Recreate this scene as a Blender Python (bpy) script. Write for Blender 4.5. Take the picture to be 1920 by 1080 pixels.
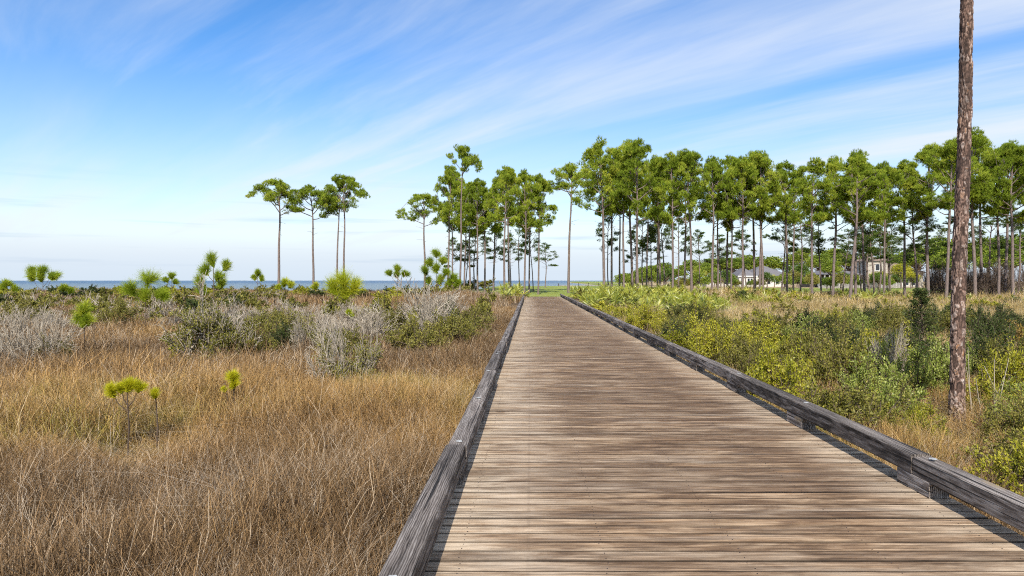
import bpy, math, random
import numpy as np
from mathutils import Vector

for o in list(bpy.data.objects):
    bpy.data.objects.remove(o)
sc = bpy.context.scene
COL = sc.collection
PI = math.pi
R = math.radians

# ------------------------------------------------------------------ camera
CAM_H = 1.66                 # eye height above the deck (deck top is z = 0)
FPX, U0, V0 = 1280.0, 995.0, 526.0     # focal length and vanishing point measured in the 1920 px photo
cam = bpy.data.cameras.new('camera'); co = bpy.data.objects.new('camera', cam); COL.objects.link(co)
co.location = (0, 0, CAM_H); co.rotation_euler = (R(90), 0, 0)
cam.sensor_width = 36; cam.lens = 24
cam.shift_x = (960 - U0) / 1920; cam.shift_y = -(540 - V0) / 1920
cam.clip_start = 0.05; cam.clip_end = 60000
sc.camera = co

# ------------------------------------------------------------------ world, sun, exposure
SUN_EL, SUN_AZ = 41.0, 3.5   # sun behind the camera, a little to the left
w = bpy.data.worlds.new('World'); sc.world = w; w.use_nodes = True
nt = w.node_tree; nt.nodes.clear()
def N(t, **k):
    n = nt.nodes.new(t)
    for a, b in k.items(): setattr(n, a, b)
    return n
def math_(op, a, b=None, clamp=False):
    n = N('ShaderNodeMath', operation=op, use_clamp=clamp)
    for i, v in enumerate((a, b)):
        if v is None: continue
        if isinstance(v, (int, float)): n.inputs[i].default_value = v
        else: nt.links.new(v, n.inputs[i])
    return n.outputs[0]
def smooth(v, a, b, lo=0.0, hi=1.0):
    n = N('ShaderNodeMapRange', interpolation_type='SMOOTHSTEP')
    n.inputs['From Min'].default_value = a; n.inputs['From Max'].default_value = b
    n.inputs['To Min'].default_value = lo; n.inputs['To Max'].default_value = hi
    nt.links.new(v, n.inputs['Value']); return n.outputs[0]
def noise(vec, scale, detail=5, rough=0.55, dist=0.0):
    n = N('ShaderNodeTexNoise'); n.inputs['Scale'].default_value = scale
    n.inputs['Detail'].default_value = detail; n.inputs['Roughness'].default_value = rough
    n.inputs['Distortion'].default_value = dist
    nt.links.new(vec, n.inputs['Vector']); return n.outputs['Fac']
def mapping(vec, loc=(0, 0, 0), rot=(0, 0, 0), scale=(1, 1, 1)):
    n = N('ShaderNodeMapping')
    n.inputs['Location'].default_value = loc; n.inputs['Rotation'].default_value = rot; n.inputs['Scale'].default_value = scale
    nt.links.new(vec, n.inputs['Vector']); return n.outputs[0]
def mixc(f, a, b, mode='MIX'):
    n = N('ShaderNodeMix', data_type='RGBA', blend_type=mode)
    for i, v in ((0, f), (6, a), (7, b)):
        if isinstance(v, (int, float)): n.inputs[i].default_value = v
        elif isinstance(v, tuple): n.inputs[i].default_value = (*v, 1) if len(v) == 3 else v
        else: nt.links.new(v, n.inputs[i])
    return n.outputs[2]
sky = N('ShaderNodeTexSky', sky_type='NISHITA', sun_disc=False)
sky.sun_elevation = R(SUN_EL); sky.sun_rotation = R(180 + SUN_AZ)
sky.air_density = 1.0; sky.dust_density = 0.6; sky.ozone_density = 2.5
hs = N('ShaderNodeHueSaturation'); hs.inputs['Hue'].default_value = 0.506; hs.inputs['Saturation'].default_value = 1.33; hs.inputs['Value'].default_value = 1.62
nt.links.new(sky.outputs[0], hs.inputs['Color'])
tc = N('ShaderNodeTexCoord')
sep = N('ShaderNodeSeparateXYZ'); nt.links.new(tc.outputs['Generated'], sep.inputs[0])
zc = math_('MAXIMUM', sep.outputs['Z'], 0.0)
den = math_('ADD', zc, 0.13)
cmb = N('ShaderNodeCombineXYZ')
nt.links.new(math_('DIVIDE', sep.outputs['X'], den), cmb.inputs[0]); nt.links.new(math_('DIVIDE', sep.outputs['Y'], den), cmb.inputs[1])
P = cmb.outputs[0]
# long cirrus streaks on a flat cloud layer
warp = noise(P, 0.55, 3, 0.5)
wv = N('ShaderNodeVectorMath', operation='MULTIPLY_ADD'); wc = N('ShaderNodeCombineXYZ')
nt.links.new(warp, wc.inputs[0]); nt.links.new(warp, wc.inputs[1])
nt.links.new(wc.outputs[0], wv.inputs[0]); wv.inputs[1].default_value = (0.75, -0.3, 0); nt.links.new(P, wv.inputs[2])
rotp = mapping(wv.outputs[0], (0, 0, 0), (0, 0, R(-138)))
s1 = noise(mapping(rotp, (31, 17, 1), (0, 0, 0), (0.26, 1.15, 1)), 1.0, 8, 0.55, 0.25)
s2 = noise(mapping(rotp, (7, 7, 7), (0, 0, R(8)), (0.42, 2.6, 1)), 1.0, 8, 0.58, 0.2)
big = noise(mapping(P, (0.4, 11, 3)), 0.42, 3, 0.5)
a1 = math_('MULTIPLY', smooth(s1, 0.34, 0.68), smooth(big, 0.30, 0.60, 0.60, 1.0))
a2 = math_('MULTIPLY', smooth(s2, 0.36, 0.74), smooth(big, 0.34, 0.60, 0.8, 1.0))
veil = smooth(zc, 0.0, 0.34, 0.97, 0.0)
veil = math_('MULTIPLY', veil, math_('MAXIMUM', math_('MULTIPLY', smooth(s1, 0.30, 0.60, 0.45, 1.0), smooth(s2, 0.30, 0.60, 0.75, 1.0)), smooth(zc, 0.03, 0.15, 1.0, 0.0)))
ca = math_('MAXIMUM', math_('ADD', math_('MULTIPLY', a1, 0.56), math_('MULTIPLY', a2, 0.48)), veil, True)
ca = math_('MINIMUM', ca, 0.96)
# thin grey-blue bars low over the sea
bars = noise(mapping(tc.outputs['Generated'], (0, 0, 0.3), (0, 0, 0), (1.6, 1.6, 42)), 1.8, 5, 0.5)
ba = math_('MULTIPLY', smooth(bars, 0.53, 0.68), math_('MULTIPLY', smooth(zc, 0.0, 0.04), smooth(zc, 0.08, 0.16, 1.0, 0.0)))
ccol = mixc(smooth(zc, 0.0, 0.085), (5.7, 6.6, 7.7), (7.2, 7.6, 8.2))
ccol = mixc(math_('MULTIPLY', ba, 0.7), ccol, (4.5, 5.5, 6.9))
skyc = mixc(ca, hs.outputs[0], ccol)
bg = N('ShaderNodeBackground'); bg.inputs['Strength'].default_value = 0.1
nt.links.new(skyc, bg.inputs['Color'])
wo = N('ShaderNodeOutputWorld'); nt.links.new(bg.outputs[0], wo.inputs[0])

sl = bpy.data.lights.new('sun', 'SUN'); sl.energy = 4.8; sl.angle = R(0.5); sl.color = (1.0, 0.95, 0.87)
so = bpy.data.objects.new('sun', sl); COL.objects.link(so)
so.rotation_euler = (R(90 - SUN_EL), 0, R(-SUN_AZ)); so.location = (0, -20, 30)
sc.view_settings.view_transform = 'Standard'; sc.view_settings.look = 'None'
sc.view_settings.gamma = 1; sc.view_settings.exposure = 0.28
sc.render.engine = 'CYCLES'
sc.cycles.max_bounces = 3; sc.cycles.diffuse_bounces = 2; sc.cycles.glossy_bounces = 1
sc.cycles.transmission_bounces = 2; sc.cycles.transparent_max_bounces = 2
sc.cycles.use_adaptive_sampling = True; sc.cycles.adaptive_threshold = 0.04; sc.cycles.adaptive_min_samples = 16
sc.cycles.use_denoising = False
sc.cycles.filter_width = 1.1

# ------------------------------------------------------------------ helpers
def px(u, v, d):             # a point d metres ahead that lies on the photo's pixel (u, v)
    return ((u - U0) / FPX * d, d, CAM_H - (v - V0) / FPX * d)
def ux(u, d): return (u - U0) / FPX * d
def zv(v, d): return CAM_H - (v - V0) / FPX * d
def sstep(a, b, x):
    t = np.clip((x - a) / (b - a), 0, 1); return t * t * (3 - 2 * t)
_tb = np.random.RandomState(5).rand(64, 64)
def vnoise(x, y):            # smooth value noise
    x = np.asarray(x, float); y = np.asarray(y, float)
    xi = np.floor(x).astype(int); yi = np.floor(y).astype(int)
    fx = x - xi; fy = y - yi; fx = fx * fx * (3 - 2 * fx); fy = fy * fy * (3 - 2 * fy)
    g = lambda a, b: _tb[a % 64, b % 64]
    return (g(xi, yi) * (1 - fx) + g(xi + 1, yi) * fx) * (1 - fy) + (g(xi, yi + 1) * (1 - fx) + g(xi + 1, yi + 1) * fx) * fy
def shore(x):
    return 168 + 8 * np.sin(x * 0.05) + 1100 * sstep(30, 75, x)
def lawnw(x, y):             # where the mown lawn is
    a = sstep(69, 73, y + 3 * vnoise(x * .1, 7) - 1.5) * sstep(-14, -8, x - (y - 70) * -0.1) * (1 - sstep(14, 20, x - (y - 70) * 0.12))
    b = sstep(92, 98, y + 8 * (vnoise(x * .04, 3) - .5)) * sstep(30, 50, x) * (1 - sstep(150, 170, y))
    return np.maximum(a, b)
def hgt(x, y):
    x = np.asarray(x, float); y = np.asarray(y, float)
    h = -0.75 + 0.16 * (vnoise(x * .22 + 9, y * .22) - .5) + 0.25 * (vnoise(x * .05, y * .05 + 4) - .5)
    mid = sstep(-16, -6, x) * (1 - sstep(22, 34, x))
    m = sstep(48, 71, y) * mid
    h = h * (1 - m) + (-0.06 + 0.5 * sstep(73, 120, y)) * m
    r = sstep(24, 40, x) * sstep(60, 130, y)
    h = h * (1 - r) + (0.05 * (vnoise(x * .05, y * .05) - .5) - 0.05) * r
    l = (1 - sstep(-16, -8, x)) * sstep(40, 90, y)
    h = h - 0.35 * l
    return h - 3.2 * sstep(-18, 14, y - shore(x))
def gz(x, y): return float(hgt(x, y))

class B:                      # mesh builder
    def __init__(s): s.v = []; s.f3 = []; s.f4 = []; s.var = []; s.n = 0
    def add(s, V, F, var=0.5):
        V = np.asarray(V, float).reshape(-1, 3); F = np.asarray(F, int)
        s.v.append(V); (s.f3 if F.shape[1] == 3 else s.f4).append(F + s.n); s.n += len(V)
        s.var.append(np.full(len(V), var) if np.isscalar(var) else np.asarray(var, float)); return s
    def mesh(s, name, mat, smooth=False):
        V = np.concatenate(s.v); me = bpy.data.meshes.new(name)
        f3 = np.concatenate(s.f3) if s.f3 else np.zeros((0, 3), int)
        f4 = np.concatenate(s.f4) if s.f4 else np.zeros((0, 4), int)
        me.vertices.add(len(V)); me.vertices.foreach_set('co', V.astype(np.float32).ravel())
        loops = np.concatenate([f3.ravel(), f4.ravel()]).astype(np.int32)
        me.loops.add(len(loops)); me.loops.foreach_set('vertex_index', loops)
        st = np.concatenate([np.arange(len(f3)) * 3, len(f3) * 3 + np.arange(len(f4)) * 4]).astype(np.int32)
        me.polygons.add(len(st)); me.polygons.foreach_set('loop_start', st)
        me.update(calc_edges=True)
        me.polygons.foreach_set('use_smooth', np.full(len(st), bool(smooth)))
        at = me.attributes.new('var', 'FLOAT', 'POINT'); at.data.foreach_set('value', np.concatenate(s.var).astype(np.float32))
        me.materials.append(mat); return me
    def box(s, x0, x1, y0, y1, z0, z1, var=0.5):
        V = [(x, y, z) for z in (z0, z1) for y in (y0, y1) for x in (x0, x1)]
        return s.add(V, [(0, 2, 3, 1), (4, 5, 7, 6), (0, 1, 5, 4), (2, 6, 7, 3), (0, 4, 6, 2), (1, 3, 7, 5)], var)
    def chamfer_box(s, x0, x1, y0, y1, z0, z1, c, var=0.5):     # box with all long edges cut
        V = []; 
        for y in (y0, y1):
            V += [(x0 + c, y, z0), (x1 - c, y, z0), (x1, y, z0 + c), (x1, y, z1 - c), (x1 - c, y, z1), (x0 + c, y, z1), (x0, y, z1 - c), (x0, y, z0 + c)]
        F = [(i, (i + 1) % 8, (i + 1) % 8 + 8, i + 8) for i in range(8)]
        s.add(V, F, var)
        a = s.n - 16
        s.v.append(np.zeros((0, 3)))
        s.f4.append(np.array([(0, 7, 2, 1), (7, 6, 3, 2), (6, 5, 4, 3), (9, 10, 15, 8), (10, 11, 14, 15), (11, 12, 13, 14)]) + a)
        return s

def join(a, b):
    k = a.n; a.v += b.v; a.var += b.var; a.f3 += [f + k for f in b.f3]; a.f4 += [f + k for f in b.f4]; a.n += b.n; return a
def unit(a): return a / np.maximum(np.linalg.norm(a, axis=-1, keepdims=True), 1e-9)
def tubes(b, Pt, Rd, sides=5, var=0.5, cap=False):
    Pt = np.asarray(Pt, float); M, K, _ = Pt.shape; Rd = np.broadcast_to(np.asarray(Rd, float), (M, K))
    T = unit(np.gradient(Pt, axis=1)); ref = np.where(np.abs(T[..., 2:3]) > 0.9, np.array([1., 0, 0]), np.array([0, 0, 1.]))
    A = unit(np.cross(T, ref)); Bv = np.cross(T, A)
    th = np.arange(sides) * 2 * PI / sides
    V = Pt[:, :, None] + Rd[..., None, None] * (A[:, :, None] * np.cos(th)[:, None] + Bv[:, :, None] * np.sin(th)[:, None])
    m, k, s_ = np.meshgrid(np.arange(M), np.arange(K - 1), np.arange(sides), indexing='ij')
    i = lambda kk, ss: (m * K + kk) * sides + ss % sides
    F = np.stack([i(k, s_), i(k, s_ + 1), i(k + 1, s_ + 1), i(k + 1, s_)], -1).reshape(-1, 4)
    if not np.isscalar(var): var = np.repeat(np.asarray(var), K * sides)
    b.add(V.reshape(-1, 3), F, var)
def perp(rng, d):
    r = rng.normal(size=d.shape); r -= d * (r * d).sum(-1, keepdims=True); return unit(r)
def needles(b, rng, C, A, n, L, wd, th0, th1, along=0.0, droop=0.0, var=None):
    C = np.repeat(C, n, 0); A = unit(np.repeat(A, n, 0)); M = len(C)
    th = rng.uniform(th0, th1, (M, 1)); pr = perp(rng, A)
    d = A * np.cos(th) + pr * np.sin(th)
    base = C - A * along * rng.rand(M, 1)
    ln = L * rng.uniform(.75, 1.1, (M, 1))
    tip = base + d * ln; tip[:, 2] -= droop * ln[:, 0]
    sd = perp(rng, d) * wd * .5
    V = np.stack([base + sd, base - sd, tip], 1).reshape(-1, 3)
    vr = rng.rand(M) if var is None else np.clip(np.repeat(var, n) + rng.normal(0, .12, M), 0, 1)
    b.add(V, np.arange(M * 3).reshape(-1, 3), np.repeat(vr, 3))
def leaves(b, rng, C, D, L, wd, var=None):
    M = len(C); D = unit(D); sd = perp(rng, D) * wd * .5; ln = L * rng.uniform(.7, 1.2, (M, 1))
    V = np.stack([C, C + D * ln * .5 + sd, C + D * ln, C + D * ln * .5 - sd], 1).reshape(-1, 3)
    vr = rng.rand(M) if var is None else np.clip(var + rng.normal(0, .15, M), 0, 1)
    b.add(V, np.arange(M * 4).reshape(-1, 4), np.repeat(vr, 4))

def link(name, me, parent=None):
    o = bpy.data.objects.new(name, me); COL.objects.link(o)
    if parent: o.parent = parent
    return o
def tag(o, label=None, cat=None, group=None, kind=None):
    for k, v in (('label', label), ('category', cat), ('group', group), ('kind', kind)):
        if v: o[k] = v
    return o
def thing(name, label, cat, loc=(0, 0, 0), rz=0.0, scale=(1, 1, 1), group=None):
    o = bpy.data.objects.new(name, None); COL.objects.link(o); o.empty_display_size = 0.2
    o.location = loc; o.rotation_euler = (0, 0, rz)
    o.scale = scale if hasattr(scale, '__len__') else (scale,) * 3
    return tag(o, label, cat, group)
def spawn(parts, name, label, cat, loc, rz=0.0, scale=1.0, group=None):   # a thing from shared part meshes
    t = thing(name, label, cat, loc, rz, scale, group)
    for pn, me in parts: link(pn, me, t)
    return t

# ------------------------------------------------------------------ materials
class Mat:
    def __init__(s, name):
        s.m = bpy.data.materials.new(name); s.m.use_nodes = True; s.t = s.m.node_tree; s.t.nodes.clear()
        s.out = s.n('ShaderNodeOutputMaterial')
    def n(s, t, **k):
        x = s.t.nodes.new(t)
        for a, b in k.items(): setattr(x, a, b)
        return x
    def l(s, a, b): s.t.links.new(a, b)
    def val(s, sock, v):
        if isinstance(v, (int, float)): sock.default_value = v
        elif isinstance(v, (tuple, list)): sock.default_value = (*v, 1) if (len(v) == 3 and sock.type == 'RGBA') else v
        else: s.l(v, sock)
    def attr(s, name, inst=False):
        a = s.n('ShaderNodeAttribute', attribute_name=name)
        if inst: a.attribute_type = 'INSTANCER'
        return a.outputs['Fac']
    def pos(s): return s.n('ShaderNodeNewGeometry').outputs['Position']
    def obj(s): return s.n('ShaderNodeTexCoord').outputs['Object']
    def map(s, vec, scale=(1, 1, 1), loc=(0, 0, 0)):
        m = s.n('ShaderNodeMapping'); m.inputs['Scale'].default_value = scale; m.inputs['Location'].default_value = loc
        s.l(vec, m.inputs['Vector']); return m.outputs[0]
    def noise(s, vec, scale=1.0, detail=4, rough=.55, dist=0.0):
        x = s.n('ShaderNodeTexNoise'); s.l(vec, x.inputs['Vector'])
        for a, b in (('Scale', scale), ('Detail', detail), ('Roughness', rough), ('Distortion', dist)): x.inputs[a].default_value = b
        return x.outputs['Fac']
    def voro(s, vec, scale=1.0, feature='F1'):
        x = s.n('ShaderNodeTexVoronoi', feature=feature); s.l(vec, x.inputs['Vector']); x.inputs['Scale'].default_value = scale
        return x.outputs['Distance']
    def rng(s, v, a, b, lo=0., hi=1.):
        x = s.n('ShaderNodeMapRange', interpolation_type='SMOOTHSTEP')
        for i, q in (('From Min', a), ('From Max', b), ('To Min', lo), ('To Max', hi)): x.inputs[i].default_value = q
        s.l(v, x.inputs['Value']); return x.outputs[0]
    def math(s, op, a, b=None):
        x = s.n('ShaderNodeMath', operation=op); s.val(x.inputs[0], a)
        if b is not None: s.val(x.inputs[1], b)
        return x.outputs[0]
    def ramp(s, f, stops):
        x = s.n('ShaderNodeValToRGB'); e = x.color_ramp.elements
        while len(e) < len(stops): e.new(.5)
        for q, (p, c) in zip(e, stops): q.position = p; q.color = (*c, 1)
        s.l(f, x.inputs[0]); return x.outputs[0]
    def mix(s, f, a, b, mode='MIX'):
        x = s.n('ShaderNodeMix', data_type='RGBA', blend_type=mode)
        s.val(x.inputs[0], f); s.val(x.inputs[6], a); s.val(x.inputs[7], b); return x.outputs[2]
    def bump(s, h, strength=.5, dist=.01):
        x = s.n('ShaderNodeBump'); x.inputs['Strength'].default_value = strength; x.inputs['Distance'].default_value = dist
        s.l(h, x.inputs['Height']); return x.outputs[0]
    def principled(s, col, rough=.8, bump=None, spec=.3, metal=0.):
        p = s.n('ShaderNodeBsdfPrincipled'); s.val(p.inputs['Base Color'], col); s.val(p.inputs['Roughness'], rough)
        p.inputs['Specular IOR Level'].default_value = spec; p.inputs['Metallic'].default_value = metal
        if bump is not None: s.l(bump, p.inputs['Normal'])
        s.l(p.outputs[0], s.out.inputs[0]); return s.m
    def leaf(s, col, trans=.3, gloss=.0):
        d = s.n('ShaderNodeBsdfDiffuse'); t = s.n('ShaderNodeBsdfTranslucent'); m = s.n('ShaderNodeMixShader')
        s.val(d.inputs[0], col); s.val(t.inputs[0], col); m.inputs[0].default_value = trans
        s.l(d.outputs[0], m.inputs[1]); s.l(t.outputs[0], m.inputs[2]); o = m.outputs[0]
        if gloss:
            g = s.n('ShaderNodeBsdfGlossy'); g.inputs['Roughness'].default_value = .45; g.inputs[0].default_value = (1, 1, 1, 1)
            m2 = s.n('ShaderNodeMixShader'); m2.inputs[0].default_value = gloss
            s.l(o, m2.inputs[1]); s.l(g.outputs[0], m2.inputs[2]); o = m2.outputs[0]
        s.l(o, s.out.inputs[0]); return s.m

def leaf_mat(name, c0, c1, c2, trans=.3, gloss=.03, wob=.5):
    m = Mat(name); v = m.attr('var'); o = m.n('ShaderNodeObjectInfo').outputs['Random']
    f = m.math('ADD', m.math('MULTIPLY', v, 1 - wob * .5), m.math('MULTIPLY', o, wob * .5))
    return m.leaf(m.ramp(f, [(.05, c0), (.5, c1), (.95, c2)]), trans, gloss)
def plain(name, c, rough=.8, var=.15, sc_=3.0):
    m = Mat(name); n_ = m.noise(m.obj(), sc_, 5)
    k = m.rng(n_, .3, .7, 1 - var, 1 + var * .5)
    cc = m.n('ShaderNodeVectorMath', operation='SCALE'); cc.inputs[0].default_value = c; m.l(k, cc.inputs['Scale'])
    return m.principled(cc.outputs[0], rough)

PITCH, PW = 0.1445, 0.1350
def deck_material():
    m = Mat('deck_wood'); p = m.pos(); sp = m.n('ShaderNodeSeparateXYZ'); m.l(p, sp.inputs[0])
    pid = m.math('FLOOR', m.math('DIVIDE', sp.outputs['Y'], PITCH))
    wn = m.n('ShaderNodeTexWhiteNoise', noise_dimensions='1D'); m.l(pid, wn.inputs['W'])
    cb = m.n('ShaderNodeCombineXYZ'); m.l(m.math('ADD', sp.outputs['X'], m.math('MULTIPLY', wn.outputs['Value'], 37.)), cb.inputs[0])
    m.l(sp.outputs['Y'], cb.inputs[1]); m.l(m.math('MULTIPLY', pid, 3.7), cb.inputs[2]); q = cb.outputs[0]
    grain = m.noise(m.map(q, (1.6, 48, 1)), 1.0, 7, .68, .35)
    fine = m.noise(m.map(q, (4, 190, 1)), 1.0, 4, .6)
    streak = m.noise(m.map(q, (1.5, 4.0, 1)), 1.0, 6, .64, .5)
    blot = m.noise(m.map(q, (1.25, 3.0, 1)), 1.0, 6, .66, .7)
    blot2 = m.noise(m.map(p, (.25, .22, 1), (5, 3, 0)), 1.0, 3, .5)
    # grime worn in along the driven middle of the walk, edges stay bleached
    ctr = m.math('MULTIPLY', m.rng(sp.outputs['X'], -.45, .75), m.rng(sp.outputs['X'], 2.3, 3.05, 1., .15))
    g = m.math('MULTIPLY', ctr, m.math('ADD', m.rng(blot, .40, .60, .02, .74), m.rng(blot2, .40, .60, .06, .30)))
    base = m.ramp(m.math('ADD', m.math('MULTIPLY', streak, .68), m.math('MULTIPLY', grain, .32)),
                  [(.34, (.14, .092, .062)), (.45, (.30, .22, .155)), (.56, (.45, .365, .285)), (.68, (.56, .485, .405))])
    tint = m.ramp(wn.outputs['Value'], [(0, (.48, .44, .41)), (.2, (.78, .73, .68)), (.45, (1.04, .97, .88)), (.7, (1.0, .88, .74)), (.85, (.78, .77, .77)), (1, (1.16, 1.12, 1.06))])
    base = m.mix(1.0, base, tint, 'MULTIPLY')
    dirt = m.ramp(m.math('ADD', m.math('MULTIPLY', grain, .6), m.math('MULTIPLY', streak, .4)), [(.36, (.06, .036, .022)), (.5, (.155, .098, .06)), (.64, (.31, .21, .135))])
    edge = m.math('MULTIPLY', m.math('SUBTRACT', 1., ctr), m.rng(streak, .35, .62, .12, .62))
    base = m.mix(edge, base, (.64, .55, .45))
    c = m.mix(g, base, dirt)
    orange = m.math('MULTIPLY', m.rng(m.noise(m.map(q, (.9, 8, 1), (3, 0, 9)), 1., 4, .6), .62, .76), .35)
    c = m.mix(orange, c, (.48, .26, .11))
    grey = m.math('MULTIPLY', m.rng(m.noise(m.map(q, (.6, 6, 1), (13, 4, 2)), 1., 4, .6), .52, .72), .5)
    c = m.mix(grey, c, (.34, .29, .245))
    kn = m.voro(m.map(q, (1.15, 6.2, 1)), 1.0)
    c = m.mix(m.rng(kn, .05, .12, .75, 0.), c, (.12, .07, .045))
    crack = m.rng(m.noise(m.map(q, (.55, 75, 1), (0, 5, 0)), 1., 3, .5, .2), .635, .70)
    c = m.mix(m.math('MULTIPLY', crack, .8), c, (.03, .022, .018))
    line = m.math('MULTIPLY', m.rng(m.math('ABSOLUTE', m.math('ADD', sp.outputs['X'], .015)), .004, .016, 1., 0.), m.rng(blot, .4, .6, .03, .2))
    c = m.mix(line, c, (.10, .075, .06))
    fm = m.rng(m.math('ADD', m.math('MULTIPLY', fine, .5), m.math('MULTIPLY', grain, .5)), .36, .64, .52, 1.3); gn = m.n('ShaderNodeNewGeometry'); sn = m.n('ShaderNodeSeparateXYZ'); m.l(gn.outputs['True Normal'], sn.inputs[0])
    c = m.mix(m.rng(sn.outputs['Z'], .62, .985, .94, 0.), c, (.02, .015, .012))         # gap shade painted as a dark tone on plank sides and chamfers
    c = m.mix(1.0, c, (1.02, .96, .85), 'MULTIPLY')
    cc = m.n('ShaderNodeVectorMath', operation='SCALE'); m.l(c, cc.inputs[0]); m.l(fm, cc.inputs['Scale'])
    h = m.math('SUBTRACT', m.math('ADD', grain, m.math('MULTIPLY', fine, .5)), crack)
    return m.principled(cc.outputs[0], .82, m.bump(h, .6, .005), .2)
def rail_material():
    m = Mat('grey_timber'); p = m.obj(); oi = m.n('ShaderNodeObjectInfo').outputs['Random']
    ad = m.n('ShaderNodeVectorMath', operation='ADD'); cb = m.n('ShaderNodeCombineXYZ')
    m.l(m.math('MULTIPLY', oi, 23.), cb.inputs[1]); m.l(m.math('MULTIPLY', oi, 3.), cb.inputs[0]); m.l(p, ad.inputs[0]); m.l(cb.outputs[0], ad.inputs[1]); p = ad.outputs[0]
    wv = m.n('ShaderNodeTexWave', wave_type='BANDS', bands_direction='X'); m.l(m.map(p, (1, .12, .8)), wv.inputs[0])
    for a, b in (('Scale', 22.), ('Distortion', 9.), ('Detail', 4.), ('Detail Scale', 1.1), ('Detail Roughness', .55)): wv.inputs[a].default_value = b
    g = m.noise(m.map(p, (34, 1.1, 34)), 1., 5, .6, .3); g2 = m.noise(m.map(p, (150, 5, 150)), 1., 3, .6)
    bl = m.noise(m.map(p, (3, .9, 3)), 1., 4, .55)
    f = m.math('ADD', m.math('MULTIPLY', wv.outputs['Fac'], .18), m.math('ADD', m.math('MULTIPLY', g, .56), m.math('MULTIPLY', g2, .26)))
    c = m.ramp(f, [(.32, (.026, .020, .016)), (.42, (.105, .085, .071)), (.56, (.225, .19, .163)), (.70, (.42, .375, .335))])
    k = m.rng(bl, .3, .7, .62, 1.2); k = m.math('MULTIPLY', k, m.math('ADD', m.math('MULTIPLY', oi, .5), .72))
    cc = m.n('ShaderNodeVectorMath', operation='SCALE'); m.l(c, cc.inputs[0]); m.l(k, cc.inputs['Scale'])
    ck = m.rng(m.noise(m.map(p, (42, .5, 42), (9, 2, 1)), 1., 3, .5, .3), .595, .66)
    c = m.mix(m.math('MULTIPLY', ck, .9), cc.outputs[0], (.012, .011, .011))
    kn = m.voro(m.map(p, (3.1, .85, 3.1)), 1.0)
    c = m.mix(m.rng(kn, .07, .13, .8, 0.), c, (.30, .23, .15))
    return m.principled(c, .85, m.bump(m.math('SUBTRACT', f, ck), .9, .009), .2)
def bark_material(name, dark, mid, light, plates=False):
    m = Mat(name); p = m.obj(); v = m.attr('var')
    n1 = m.noise(m.map(p, (6, 6, 2.2)), 1., 6, .65, .4); n2 = m.noise(m.map(p, (26, 26, 11)), 1., 4, .6)
    f = m.math('ADD', m.math('MULTIPLY', n1, .5), m.math('ADD', m.math('MULTIPLY', v, .3), m.math('MULTIPLY', n2, .2)))
    c = m.ramp(f, [(.3, dark), (.5, mid), (.72, light)])
    return m.principled(c, .9, m.bump(m.math('ADD', n1, n2), .8, .03 if not plates else .006), .2)

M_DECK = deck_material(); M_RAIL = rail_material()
M_PINEBARK = bark_material('pine_bark', (.075, .055, .048), (.19, .145, .125), (.36, .29, .25))
M_TWIG = leaf_mat('grey_twig', (.17, .135, .095), (.36, .305, .23), (.60, .525, .42), 0., 0.)
M_BROWNTWIG = leaf_mat('brown_twig', (.06, .042, .03), (.13, .095, .07), (.24, .18, .14), 0., 0.)
M_NEEDLE = leaf_mat('pine_needle', (.10, .15, .015), (.31, .40, .042), (.60, .61, .085), .42, .0)
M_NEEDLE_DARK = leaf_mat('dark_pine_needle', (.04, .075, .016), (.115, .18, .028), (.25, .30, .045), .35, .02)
M_POM_YELLOW = leaf_mat('yellow_pine_needle', (.34, .35, .012), (.64, .61, .028), (.84, .76, .08), .4, .0)
M_POM_GREEN = leaf_mat('young_pine_needle', (.115, .18, .014), (.33, .42, .034), (.58, .60, .07), .42, .0)
M_POM_LIME = leaf_mat('lime_pine_needle', (.20, .25, .012), (.44, .49, .03), (.68, .67, .07), .4, .0)
M_LEAF = {
    'olive': leaf_mat('olive_leaf', (.095, .095, .018), (.24, .225, .045), (.42, .36, .09), .34, .01),
    'yellow': leaf_mat('yellow_green_leaf', (.15, .16, .012), (.38, .37, .028), (.60, .52, .06), .35, .02),
    'green': leaf_mat('green_leaf', (.10, .13, .02), (.26, .31, .05), (.47, .49, .13), .34, .02),
    'dark': leaf_mat('dark_leaf', (.028, .042, .014), (.065, .088, .024), (.14, .16, .045), .25, .01),
    'ochre': leaf_mat('ochre_leaf', (.20, .13, .03), (.38, .25, .05), (.52, .38, .09), .3, .02)}
M_OAK = leaf_mat('oak_leaf', (.085, .13, .018), (.22, .29, .035), (.40, .43, .065), .38, .01)
M_PALM = leaf_mat('palmetto_leaf', (.11, .15, .018), (.33, .36, .035), (.60, .55, .09), .3, .06)
def grass_material(name, stops, pale):
    m = Mat(name); v = m.attr('var'); t = m.math('ADD', m.attr('tint', True), m.math('MULTIPLY', m.math('SUBTRACT', m.noise(m.pos(), 2.2, 3, .6), .5), .55))
    c = m.ramp(t, stops); f = m.rng(v, .0, 1., .35, 1.45)
    cc = m.n('ShaderNodeVectorMath', operation='SCALE'); m.l(c, cc.inputs[0]); m.l(f, cc.inputs['Scale'])
    return m.leaf(m.mix(m.rng(v, .86, .97, 0., .8), cc.outputs[0], pale), .18)
M_GRASS = grass_material('dry_grass', [(0., (.215, .138, .074)), (.3, (.30, .187, .088)), (.55, (.42, .252, .095)), (.72, (.50, .32, .122)), (.85, (.31, .25, .06)), (1., (.16, .16, .04))], (.62, .50, .35))
M_STRAW = grass_material('straw_grass', [(0., (.25, .175, .07)), (.4, (.41, .295, .115)), (.7, (.55, .40, .17)), (.9, (.38, .34, .11)), (1., (.20, .22, .05))], (.70, .60, .42))
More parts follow.
